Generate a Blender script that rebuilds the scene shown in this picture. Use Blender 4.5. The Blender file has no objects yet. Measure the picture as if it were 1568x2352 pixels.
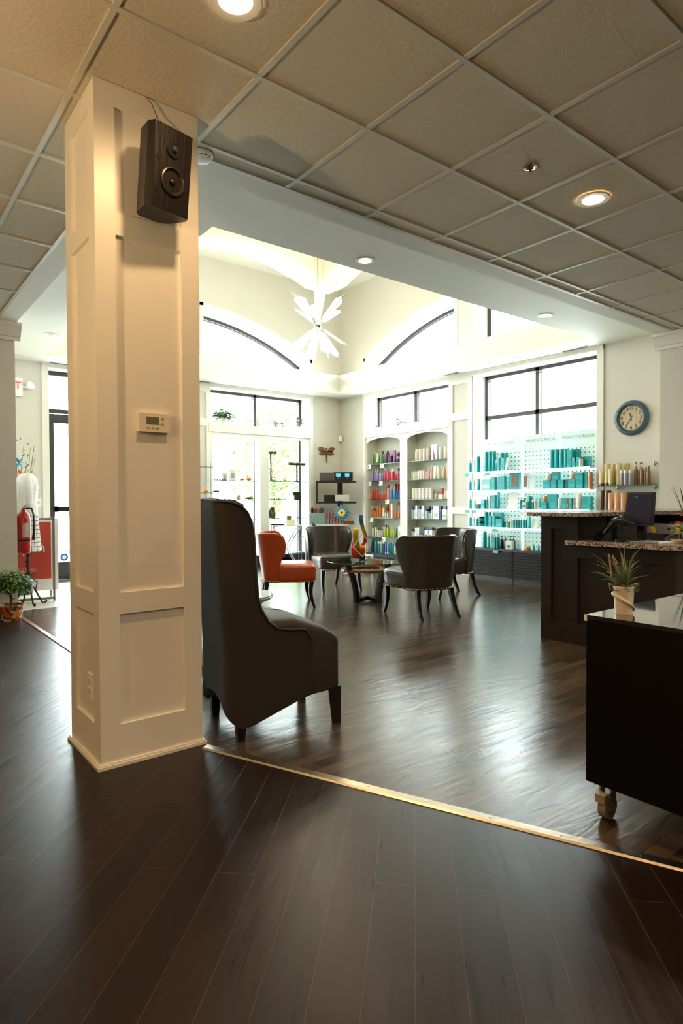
import bpy, bmesh, math, random
from mathutils import Vector, Matrix
R = math.radians
PI = math.pi
sc = bpy.context.scene
col = sc.collection
rnd = random.Random(7)

# ------------------------------------------------------------------ camera, world, lights, exposure
CAMZ = 1.172
yaw, pitch, roll = 0.902449, -0.018899, -0.003981
fwd = Vector((math.cos(yaw)*math.cos(pitch), math.sin(yaw)*math.cos(pitch), math.sin(pitch)))
rt = Vector((math.sin(yaw), -math.cos(yaw), 0))
up = rt.cross(fwd)
r2 = rt*math.cos(roll) + up*math.sin(roll)
u2 = -rt*math.sin(roll) + up*math.cos(roll)
cam_d = bpy.data.cameras.new('camera'); cam = bpy.data.objects.new('camera', cam_d); col.objects.link(cam)
M3 = Matrix((r2, u2, -fwd)).transposed()
cam.matrix_world = Matrix.Translation((0, 0, CAMZ)) @ M3.to_4x4()
cam_d.sensor_fit = 'VERTICAL'; cam_d.sensor_height = 36; cam_d.sensor_width = 24
cam_d.lens = 1422.9*36/2352
cam_d.clip_start = 0.05; cam_d.clip_end = 300
sc.camera = cam
sc.view_settings.view_transform = 'Standard'; sc.view_settings.look = 'None'
sc.view_settings.gamma = 1.0; sc.view_settings.use_curve_mapping = False
sc.view_settings.exposure = 1.0
sc.cycles.max_bounces = 10; sc.cycles.diffuse_bounces = 5; sc.cycles.glossy_bounces = 4
sc.cycles.transmission_bounces = 6; sc.cycles.transparent_max_bounces = 12
sc.cycles.caustics_reflective = False; sc.cycles.caustics_refractive = False
sc.cycles.use_denoising = True
sc.cycles.sample_clamp_indirect = 6.0

world = bpy.data.worlds.new('daylight'); sc.world = world; world.use_nodes = True
bg = world.node_tree.nodes['Background']
bg.inputs[0].default_value = (0.92, 0.97, 1.0, 1); bg.inputs[1].default_value = 10.5

def add_area(name, loc, rot, sx, sy, power, color=(1, 1, 1), portal=False):
    d = bpy.data.lights.new(name, 'AREA'); d.shape = 'RECTANGLE'; d.size = sx; d.size_y = sy; d.energy = power; d.color = color
    o = bpy.data.objects.new(name, d); col.objects.link(o); o.location = loc; o.rotation_euler = rot
    if portal: d.cycles.is_portal = True
    return o
# portals in the window openings (they only guide the sky light)
add_area('portal', (5.72, 9.9, 1.6), (R(-90), 0, 0), 2.1, 3.2, 1, portal=True)
add_area('portal', (3.2, 9.9, 1.6), (R(-90), 0, 0), 2.1, 3.2, 1, portal=True)
add_area('portal', (5.7, 9.9, 3.9), (R(-90), 0, 0), 2.2, 1.0, 1, portal=True)
add_area('portal', (3.2, 9.9, 3.9), (R(-90), 0, 0), 2.0, 1.0, 1, portal=True)
add_area('portal', (7.9, 7.72, 2.8), (R(90), 0, R(90)), 2.1, .75, 1, portal=True)
add_area('portal', (7.9, 5.2, 1.6), (R(90), 0, R(90)), 2.1, 3.2, 1, portal=True)
add_area('portal', (7.9, 7.7, 3.9), (R(90), 0, R(90)), 2.2, 1.0, 1, portal=True)
add_area('portal', (7.9, 5.2, 3.9), (R(90), 0, R(90)), 2.0, 1.0, 1, portal=True)

LAMP_POWER = 95.0        # recessed lamps in the tiled ceiling (warm)
SOFFIT_POWER = 8.0       # recessed lamps in the plaster ceiling

# ------------------------------------------------------------------ materials
def lin(c):
    o = []
    for v in c[:3]:
        v = v/255.0
        o.append(v/12.92 if v <= 0.04045 else ((v+0.055)/1.055)**2.4)
    return (*o, 1)
MATS = {}
def mat(name, c, rough=0.5, metal=0.0, bump=None, spec=0.5, vary=None, coat=0, trans=0, emit=None, alpha=None):
    if name in MATS: return MATS[name]
    m = bpy.data.materials.new(name); m.use_nodes = True
    nt = m.node_tree; b = nt.nodes['Principled BSDF']
    b.inputs['Base Color'].default_value = lin(c)
    b.inputs['Roughness'].default_value = rough; b.inputs['Metallic'].default_value = metal
    b.inputs['Specular IOR Level'].default_value = spec
    b.inputs['Coat Weight'].default_value = coat
    b.inputs['Transmission Weight'].default_value = trans
    tc = nt.nodes.new('ShaderNodeTexCoord')
    ns = nt.nodes.new('ShaderNodeTexNoise'); nt.links.new(tc.outputs['Object'], ns.inputs['Vector'])
    sc_ = (vary or (0.05, 8))[1]; ns.inputs['Scale'].default_value = sc_; ns.inputs['Detail'].default_value = 3
    if vary is None: vary = (0.05, 8)
    mx = nt.nodes.new('ShaderNodeMix'); mx.data_type = 'RGBA'
    l = lin(c)
    mx.inputs[6].default_value = tuple(max(0, v*(1-vary[0])) for v in l[:3])+(1,)
    mx.inputs[7].default_value = tuple(min(1, v*(1+vary[0])) for v in l[:3])+(1,)
    nt.links.new(ns.outputs['Fac'], mx.inputs[0]); nt.links.new(mx.outputs[2], b.inputs['Base Color'])
    if bump:
        n2 = nt.nodes.new('ShaderNodeTexNoise'); nt.links.new(tc.outputs['Object'], n2.inputs['Vector'])
        n2.inputs['Scale'].default_value = bump[0]; n2.inputs['Detail'].default_value = 5
        bp = nt.nodes.new('ShaderNodeBump'); bp.inputs['Strength'].default_value = bump[1]; bp.inputs['Distance'].default_value = bump[2] if len(bump) > 2 else 0.01
        nt.links.new(n2.outputs['Fac'], bp.inputs['Height']); nt.links.new(bp.outputs['Normal'], b.inputs['Normal'])
    if emit:
        b.inputs['Emission Color'].default_value = lin(emit[0]); b.inputs['Emission Strength'].default_value = emit[1]
    MATS[name] = m
    return m
def emission(name, c, s):
    if name in MATS: return MATS[name]
    m = bpy.data.materials.new(name); m.use_nodes = True; nt = m.node_tree; nt.nodes.clear()
    e = nt.nodes.new('ShaderNodeEmission'); e.inputs[0].default_value = lin(c); e.inputs[1].default_value = s
    o = nt.nodes.new('ShaderNodeOutputMaterial'); nt.links.new(e.outputs[0], o.inputs[0]); MATS[name] = m; return m
def glass(name, tint=(250, 255, 253), refl=0.06, rough=0.02):
    if name in MATS: return MATS[name]
    m = bpy.data.materials.new(name); m.use_nodes = True; nt = m.node_tree; nt.nodes.clear()
    t = nt.nodes.new('ShaderNodeBsdfTransparent'); t.inputs[0].default_value = lin(tint)
    g = nt.nodes.new('ShaderNodeBsdfGlossy'); g.inputs['Roughness'].default_value = rough
    lw = nt.nodes.new('ShaderNodeLayerWeight'); lw.inputs[0].default_value = .5
    pw = nt.nodes.new('ShaderNodeMath'); pw.operation = 'POWER'; pw.inputs[1].default_value = 4; nt.links.new(lw.outputs['Facing'], pw.inputs[0])
    ma = nt.nodes.new('ShaderNodeMath'); ma.operation = 'MULTIPLY_ADD'; ma.inputs[1].default_value = .7; ma.inputs[2].default_value = refl; nt.links.new(pw.outputs[0], ma.inputs[0])
    x = nt.nodes.new('ShaderNodeMixShader'); nt.links.new(ma.outputs[0], x.inputs[0])
    nt.links.new(t.outputs[0], x.inputs[1]); nt.links.new(g.outputs[0], x.inputs[2])
    o = nt.nodes.new('ShaderNodeOutputMaterial'); nt.links.new(x.outputs[0], o.inputs[0]); MATS[name] = m; return m
def acrylic(name, c, op=0.5):
    if name in MATS: return MATS[name]
    m = bpy.data.materials.new(name); m.use_nodes = True; nt = m.node_tree; nt.nodes.clear()
    t = nt.nodes.new('ShaderNodeBsdfTransparent'); t.inputs[0].default_value = lin(c)
    d = nt.nodes.new('ShaderNodeBsdfDiffuse'); d.inputs[0].default_value = lin(c)
    tl = nt.nodes.new('ShaderNodeBsdfTranslucent'); tl.inputs[0].default_value = lin(c)
    a = nt.nodes.new('ShaderNodeMixShader'); a.inputs[0].default_value = .5
    nt.links.new(d.outputs[0], a.inputs[1]); nt.links.new(tl.outputs[0], a.inputs[2])
    x = nt.nodes.new('ShaderNodeMixShader'); x.inputs[0].default_value = op
    nt.links.new(t.outputs[0], x.inputs[1]); nt.links.new(a.outputs[0], x.inputs[2])
    o = nt.nodes.new('ShaderNodeOutputMaterial'); nt.links.new(x.outputs[0], o.inputs[0]); MATS[name] = m; return m

def wood_floor(name, c1, c2, gap, rot, length, width, rough, bumpS, grain, mortar=.0016, gapbump=.5, rough_var=.1, spec=.5):
    m = bpy.data.materials.new(name); m.use_nodes = True; nt = m.node_tree; b = nt.nodes['Principled BSDF']
    L = nt.links.new
    tc = nt.nodes.new('ShaderNodeTexCoord'); mp = nt.nodes.new('ShaderNodeMapping'); mp.inputs['Rotation'].default_value = (0, 0, rot)
    L(tc.outputs['Object'], mp.inputs['Vector'])
    br = nt.nodes.new('ShaderNodeTexBrick'); L(mp.outputs[0], br.inputs['Vector'])
    br.offset = .37; br.offset_frequency = 2; br.squash = 1
    br.inputs['Scale'].default_value = 1; br.inputs['Brick Width'].default_value = length; br.inputs['Row Height'].default_value = width
    br.inputs['Mortar Size'].default_value = mortar; br.inputs['Mortar Smooth'].default_value = .1; br.inputs['Bias'].default_value = 0
    br.inputs['Color1'].default_value = lin(c1); br.inputs['Color2'].default_value = lin(c2); br.inputs['Mortar'].default_value = lin(gap)
    mp2 = nt.nodes.new('ShaderNodeMapping'); mp2.inputs['Scale'].default_value = (grain[0], grain[1], 1); L(mp.outputs[0], mp2.inputs['Vector'])
    ns = nt.nodes.new('ShaderNodeTexNoise'); ns.inputs['Scale'].default_value = 1; ns.inputs['Detail'].default_value = 6; ns.inputs['Distortion'].default_value = .8
    L(mp2.outputs[0], ns.inputs['Vector'])
    mx = nt.nodes.new('ShaderNodeMix'); mx.data_type = 'RGBA'; mx.blend_type = 'MULTIPLY'; mx.inputs[0].default_value = .5
    cr = nt.nodes.new('ShaderNodeValToRGB'); cr.color_ramp.elements[0].position = .3; cr.color_ramp.elements[0].color = (.45, .42, .4, 1); cr.color_ramp.elements[1].position = .75
    L(ns.outputs['Fac'], cr.inputs[0]); L(br.outputs['Color'], mx.inputs[6]); L(cr.outputs[0], mx.inputs[7]); L(mx.outputs[2], b.inputs['Base Color'])
    mr = nt.nodes.new('ShaderNodeMapRange'); mr.inputs[3].default_value = rough-rough_var; mr.inputs[4].default_value = rough+rough_var
    L(ns.outputs['Fac'], mr.inputs[0]); L(mr.outputs[0], b.inputs['Roughness']); b.inputs['Specular IOR Level'].default_value = spec
    b1 = nt.nodes.new('ShaderNodeBump'); b1.inputs['Strength'].default_value = bumpS; b1.inputs['Distance'].default_value = .004; L(ns.outputs['Fac'], b1.inputs['Height'])
    b2 = nt.nodes.new('ShaderNodeBump'); b2.inputs['Strength'].default_value = gapbump; b2.inputs['Distance'].default_value = .002; b2.invert = True
    L(br.outputs['Fac'], b2.inputs['Height']); L(b1.outputs[0], b2.inputs['Normal']); L(b2.outputs[0], b.inputs['Normal'])
    return m
M_near_floor = wood_floor('dark_plank_floor', (42, 28, 20), (30, 20, 14), (66, 54, 46), R(-45), 1.15, .124, .31, .2, (3, 30), mortar=.0018, gapbump=.9, spec=.26)
M_far_floor = wood_floor('glossy_wood_floor', (96, 80, 60), (62, 49, 37), (38, 30, 22), 0, .8, .07, .225, .42, (4, 18), mortar=.0008, gapbump=.15, rough_var=.06)
M_tile = mat('entry_tile', (214, 210, 200), .3, vary=(.06, 2))
M_wall = mat('wall_paint', (220, 215, 203), .6, bump=(120, .05, .002), vary=(.015, 3))
M_white = mat('white_trim_paint', (240, 237, 228), .35, vary=(.01, 3))
M_soffit = mat('ceiling_plaster', (238, 237, 229), .6, bump=(90, .05, .002), vary=(.015, 2))
M_vault = mat('vault_plaster', (236, 232, 222), .6, vary=(.01, 2))
M_ctile = mat('ceiling_tile', (214, 206, 188), .9, bump=(55, .7, .006), vary=(.05, 60))
M_grid = mat('ceiling_grid_metal', (205, 205, 194), .4)
M_frame = mat('bronze_window_frame', (60, 58, 58), .4, .3)
M_glass = glass('window_glass')
M_chrome = mat('chrome', (215, 215, 218), .12, 1)
M_steel = mat('brushed_steel', (190, 180, 162), .3, 1, bump=(40, .1))
M_black = mat('black_plastic', (18, 18, 19), .35)
M_blackwood = mat('black_wood', (24, 20, 18), .35)
M_espresso = mat('espresso_wood', (33, 24, 17), .38, vary=(.35, 5))
M_granite = None
M_grey_leather = mat('grey_leather', (66, 60, 55), .26, bump=(60, .08, .003), coat=.25, vary=(.12, 6))
M_orange_leather = mat('orange_leather', (182, 72, 30), .33, bump=(60, .08, .003), coat=.2, vary=(.12, 6))
M_brown_fabric = mat('taupe_upholstery', (41, 36, 32), .62, bump=(300, .2, .002), vary=(.06, 9))
M_leg = mat('dark_leg_wood', (26, 18, 15), .3)
M_nail = mat('brass_nail', (206, 186, 150), .3, 1)
M_paper = mat('white_card', (245, 245, 242), .6)
M_cleartint = glass('shelf_glass', (225, 246, 238))
M_edge = mat('glass_edge_green', (70, 118, 100), .15, trans=.3)

def granite():
    m = bpy.data.materials.new('speckled_granite'); m.use_nodes = True; nt = m.node_tree; b = nt.nodes['Principled BSDF']
    tc = nt.nodes.new('ShaderNodeTexCoord'); v = nt.nodes.new('ShaderNodeTexVoronoi'); v.inputs['Scale'].default_value = 130
    nt.links.new(tc.outputs['Object'], v.inputs['Vector'])
    cr = nt.nodes.new('ShaderNodeValToRGB'); e = cr.color_ramp.elements
    e[0].position = 0; e[0].color = lin((40, 32, 28)); e[1].position = 1; e[1].color = lin((205, 188, 168))
    for p, c in ((.25, (70, 58, 50)), (.35, (150, 128, 108)), (.6, (176, 156, 136))):
        n = e.new(p); n.color = lin(c)
    sp = nt.nodes.new('ShaderNodeSeparateColor'); nt.links.new(v.outputs['Color'], sp.inputs[0]); nt.links.new(sp.outputs[0], cr.inputs[0])
    nt.links.new(cr.outputs[0], b.inputs['Base Color']); b.inputs['Roughness'].default_value = .16
    return m
M_granite = granite()

# ------------------------------------------------------------------ mesh builder
class MB:
    def __init__(s): s.bm = bmesh.new()
    def box(s, x0, x1, y0, y1, z0, z1, M=None):
        vs = [s.bm.verts.new((x, y, z)) for z in (z0, z1) for y in (y0, y1) for x in (x0, x1)]
        for f in ((0, 2, 3, 1), (4, 5, 7, 6), (0, 1, 5, 4), (2, 6, 7, 3), (0, 4, 6, 2), (1, 3, 7, 5)):
            s.bm.faces.new([vs[i] for i in f])
        if M is not None: bmesh.ops.transform(s.bm, matrix=M, verts=vs)
        return s
    def cyl(s, p, r, h, seg=24, r2=None, axis='Z', M=None):
        r2 = r if r2 is None else r2
        res = bmesh.ops.create_cone(s.bm, cap_ends=True, segments=seg, radius1=r, radius2=r2, depth=h)
        T = Matrix.Translation((0, 0, h/2))
        if axis == 'X': T = Matrix.Rotation(R(90), 4, 'Y') @ T
        if axis == 'Y': T = Matrix.Rotation(R(-90), 4, 'X') @ T
        T = Matrix.Translation(p) @ T
        if M is not None: T = M @ T
        bmesh.ops.transform(s.bm, matrix=T, verts=res['verts']); return s
    def sph(s, p, r, seg=12, sc_=(1, 1, 1), M=None):
        res = bmesh.ops.create_uvsphere(s.bm, u_segments=seg, v_segments=max(6, seg//2+2), radius=r)
        T = Matrix.Translation(p) @ Matrix.Diagonal((*sc_, 1))
        if M is not None: T = M @ T
        bmesh.ops.transform(s.bm, matrix=T, verts=res['verts']); return s
    def lathe(s, prof, seg=20, p=(0, 0, 0), cap=True, sy=1):
        rings = []
        for (r, z) in prof:
            rings.append([s.bm.verts.new((p[0]+r*math.cos(2*PI*i/seg), p[1]+sy*r*math.sin(2*PI*i/seg), p[2]+z)) for i in range(seg)])
        for a, b in zip(rings, rings[1:]):
            for i in range(seg):
                s.bm.faces.new((a[i], a[(i+1) % seg], b[(i+1) % seg], b[i]))
        if cap:
            s.bm.faces.new(list(reversed(rings[0]))); s.bm.faces.new(rings[-1])
        return s
    def tube(s, pts, r, seg=8, taper=None):
        pts = [Vector(p) for p in pts]; rings = []
        n = len(pts); prev = None
        for i, p in enumerate(pts):
            d = (pts[min(i+1, n-1)]-pts[max(i-1, 0)]).normalized()
            if prev is None:
                a = Vector((0, 0, 1)) if abs(d.z) < .9 else Vector((1, 0, 0))
                x = d.cross(a).normalized()
            else:
                x = (prev - d*prev.dot(d)).normalized()
            prev = x; y = d.cross(x)
            rr = r if taper is None else r*(1+(taper-1)*i/(n-1))
            if isinstance(r, (list, tuple)): rr = r[i]
            rings.append([s.bm.verts.new(p + x*rr*math.cos(2*PI*k/seg) + y*rr*math.sin(2*PI*k/seg)) for k in range(seg)])
        for a, b in zip(rings, rings[1:]):
            for k in range(seg): s.bm.faces.new((a[k], a[(k+1) % seg], b[(k+1) % seg], b[k]))
        s.bm.faces.new(list(reversed(rings[0]))); s.bm.faces.new(rings[-1]); return s
    def prism(s, poly, ext, M=None):
        """poly: list of 3-D points, ext: extrusion vector"""
        e = Vector(ext)
        a = [s.bm.verts.new(Vector(p)) for p in poly]; b = [s.bm.verts.new(Vector(p)+e) for p in poly]
        s.bm.faces.new(list(reversed(a))); s.bm.faces.new(b)
        n = len(poly)
        for i in range(n): s.bm.faces.new((a[i], a[(i+1) % n], b[(i+1) % n], b[i]))
        if M is not None: bmesh.ops.transform(s.bm, matrix=M, verts=a+b)
        return s
    def grid(s, rows):
        v = [[s.bm.verts.new(p) for p in r] for r in rows]
        for i in range(len(v)-1):
            for j in range(len(v[0])-1): s.bm.faces.new((v[i][j], v[i][j+1], v[i+1][j+1], v[i+1][j]))
        return s
    def quad(s, pts): s.bm.faces.new([s.bm.verts.new(p) for p in pts]); return s
    def mesh(s, name, m, smooth=None, bevel=0):
        if bevel:
            bmesh.ops.bevel(s.bm, geom=[e for e in s.bm.edges if len(e.link_faces) == 2 and e.calc_face_angle(0) > R(30)], offset=bevel, segments=2, affect='EDGES', profile=.5)
        bmesh.ops.recalc_face_normals(s.bm, faces=s.bm.faces)
        if smooth:
            for f in s.bm.faces: f.smooth = True
            for e in s.bm.edges:
                if len(e.link_faces) == 2 and e.calc_face_angle(0) > R(smooth): e.smooth = False
        me = bpy.data.meshes.new(name); s.bm.to_mesh(me); s.bm.free()
        if m: me.materials.append(m)
        return me
    def build(s, name, m, parent=None, smooth=None, bevel=0):
        return put(name, s.mesh(name, m, smooth, bevel), parent)
def put(name, me, parent=None, loc=None):
    o = bpy.data.objects.new(name, me); col.objects.link(o)
    if parent: o.parent = parent
    if loc: o.location = loc
    return o
def tag(o, label=None, cat=None, group=None, kind=None):
    if label: o['label'] = label
    if cat: o['category'] = cat
    if group: o['group'] = group
    if kind: o['kind'] = kind
    return o
def thing(name, label, cat, loc=(0, 0, 0), rz=0, group=None):
    o = bpy.data.objects.new(name, None); col.objects.link(o); o.empty_display_size = .1
    o.location = loc; o.rotation_euler = (0, 0, rz)
    return tag(o, label, cat, group)
def struct(o): o['kind'] = 'structure'; return o
def sempty(name):
    o = bpy.data.objects.new(name, None); col.objects.link(o); o['kind'] = 'structure'; return o
def copy_tree(o, parent=None):
    c = o.copy(); col.objects.link(c)
    if parent is not None: c.parent = parent
    for ch in list(o.children): copy_tree(ch, c)
    return c
FONT_CACHE = {}
def text_mesh(s, size, depth=.001, spacing=1.0):
    k = (s, size, depth, spacing)
    if k in FONT_CACHE: return FONT_CACHE[k]
    cu = bpy.data.curves.new('lettering', 'FONT'); cu.body = s; cu.size = size; cu.extrude = depth; cu.align_x = 'CENTER'; cu.align_y = 'CENTER'; cu.space_character = spacing
    o = bpy.data.objects.new('lettering', cu); col.objects.link(o)
    dg = bpy.context.evaluated_depsgraph_get(); me = bpy.data.meshes.new_from_object(o.evaluated_get(dg))
    bpy.data.objects.remove(o); FONT_CACHE[k] = me
    return me
ORD = ['first', 'second', 'third', 'fourth', 'fifth', 'sixth', 'seventh', 'eighth', 'ninth', 'tenth', 'eleventh', 'twelfth', 'thirteenth', 'fourteenth']

# ------------------------------------------------------------------ room shell
CZ = 2.985; SZ = 3.13; HZ = 5.22
XW, YW = 7.5, 9.5
# floors.  near (plank) floor and far (glossy) floor meet along the metal strips
P_a = (1.30, 2.70); P_b = (2.05, 0.86)
ext = ((P_b[0]-P_a[0])*3.0+P_a[0], (P_b[1]-P_a[1])*3.0+P_a[1])
mb = MB(); mb.prism([(-6, -5, -.1), (ext[0]+.02, -5, -.1), (ext[0], ext[1], -.1), (P_a[0], P_a[1], -.1), (1.33, 2.95, -.1), (1.33, 7.2, -.1), (-6, 7.2, -.1)], (0, 0, .1))
fl = struct(mb.build('floor', M_near_floor))
mb = MB(); mb.prism([(P_a[0], P_a[1], -.1), (ext[0], ext[1], -.1), (ext[0]+.02, -5, -.1), (XW, -5, -.1), (XW, YW, -.1), (3.6, YW, -.1), (3.6, 7.34, -.1), (1.33, 7.34, -.1), (1.33, 2.95, -.1)], (0, 0, .1))
struct(mb.build('floor', M_far_floor))
mb = MB(); mb.box(1.0, 3.6, 7.34, YW, -.1, .0); struct(mb.build('floor', M_tile))
mb = MB(); mb.box(2.2, 4.24, YW, 9.9, -.1, .004); struct(mb.build('floor', mat('door_mat', (72, 60, 52), .9, bump=(150, .5))))
mb = MB(); mb.box(-6, 1.0, 7.2, YW, -.1, .0); struct(mb.build('floor', M_near_floor))
# metal transition strips
def strip(p, q, w=.045):
    d = Vector((q[0]-p[0], q[1]-p[1], 0)); L = d.length; a = math.atan2(d.y, d.x)
    M = Matrix.Translation((p[0], p[1], 0)) @ Matrix.Rotation(a, 4, 'Z')
    mb = MB(); mb.prism([(0, -w/2, 0), (0, -w*.38, .007), (0, w*.38, .009), (0, w/2, 0)], (L, 0, 0), M)
    o = struct(mb.build('trim_1', M_steel))
    b = MB(); k = .12
    while k < L:
        b.cyl((k, 0, .0075), .003, .0025, 8, M=M); k += .25
    b.build('screw', M_chrome, o)
strip(P_a, ext); strip((1.33, 3.2), (1.33, 7.1))

# tiled ceiling
GX, GY, T = 2.003, 1.714, .6096
mb = MB(); mb.box(-6, 7.6, -5, 3.066, CZ+.006, CZ+.1); mb.box(-6, 1.165, 3.066, 7.2, CZ+.006, CZ+.1)
struct(mb.build('ceiling', M_ctile))
g = MB()
w = .012
for i in range(-14, 10):
    x = GX+i*T
    if x > 7.5: continue
    y1 = 3.066 if x > 1.165 else 7.1
    g.box(x-w, x+w, -5, y1, CZ-.002, CZ+.008)
for j in range(-11, 9):
    y = GY+j*T
    x1 = 7.05 if y < 3.066 else 1.165
    if y > 7.1: continue
    g.box(-6, x1, y-w, y+w, CZ-.003, CZ+.007)
g.box(1.165, 7.05, 3.036, 3.066, CZ-.004, CZ+.02); g.box(1.140, 1.165, 3.066, 7.07, CZ-.004, CZ+.02)
o = g.build('trim_2', M_grid); struct(o)
# plaster border at tile height, then the higher plaster soffit
mb = MB()
mb.box(1.165, 7.5, 3.066, 3.23, CZ, 3.4); mb.box(1.165, 1.33, 3.23, 7.2, CZ, 3.4)
struct(mb.build('ceiling', M_soffit))
mb = MB()
mb.box(1.33, XW, 3.23, 4.07, SZ, 3.4); mb.box(1.33, 2.05, 4.07, YW, SZ, 3.4)
mb.box(2.05, XW, 9.0, YW, SZ, 3.465); mb.box(7.06, XW, 4.07, 9.0, SZ, 3.465)
mb.box(2.05, 7.8, 3.9, 4.07, 3.4, HZ+.1); mb.box(1.88, 2.05, 3.9, 9.8, 3.4, HZ+.1)
struct(mb.build('ceiling', M_soffit))
mb = MB(); mb.box(1.88, 7.8, 3.9, 9.8, HZ, HZ+.15); struct(mb.build('ceiling', M_vault))
# groin canopy hanging from the high ceiling
cx, cy = 4.53, 6.53; HO, HI = 1.74, 1.27
def arc_pts(n=24, half=HI, rise=.25, z0=4.6):
    Rr = (half*half+rise*rise)/(2*rise)
    return [(-half+2*half*i/n, z0 + math.sqrt(max(0, Rr*Rr-(-half+2*half*i/n)**2))-(Rr-rise)) for i in range(n+1)]
vg = sempty('ceiling')
AP = arc_pts()
mb = MB()
for (dx, dy) in ((0, 1), (0, -1), (1, 0), (-1, 0)):
    prof = [(-HI, HZ)] + [(-HI, 4.6)] + AP[1:-1] + [(HI, 4.6), (HI, HZ)]
    rows = []
    for dd in (HI, HO):
        pass
    if dx == 0:
        poly = [(cx+t, cy+(HI if dy > 0 else -HO), z) for t, z in prof]; mb.prism(poly, (0, HO-HI, 0))
    else:
        poly = [(cx+(HI if dx > 0 else -HO), cy+t, z) for t, z in prof]; mb.prism(poly, (HO-HI, 0, 0))
for sx in (-1, 1):
    for sy in (-1, 1):
        xs = sorted((cx+sx*HI, cx+sx*HO)); ys = sorted((cy+sy*HI, cy+sy*HO))
        mb.box(xs[0], xs[1], ys[0], ys[1], 4.6, HZ)
mb.build('canopy', M_vault, vg)
b = MB(); b.box(cx-HI, cx+HI, cy-HI, cy+HI, 5.05, 5.1); b.build('canopy_panel', mat('cream_glow_tint', (246, 226, 190), .6), vg)  # cream colour stands in for the warm glow inside the canopy

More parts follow.
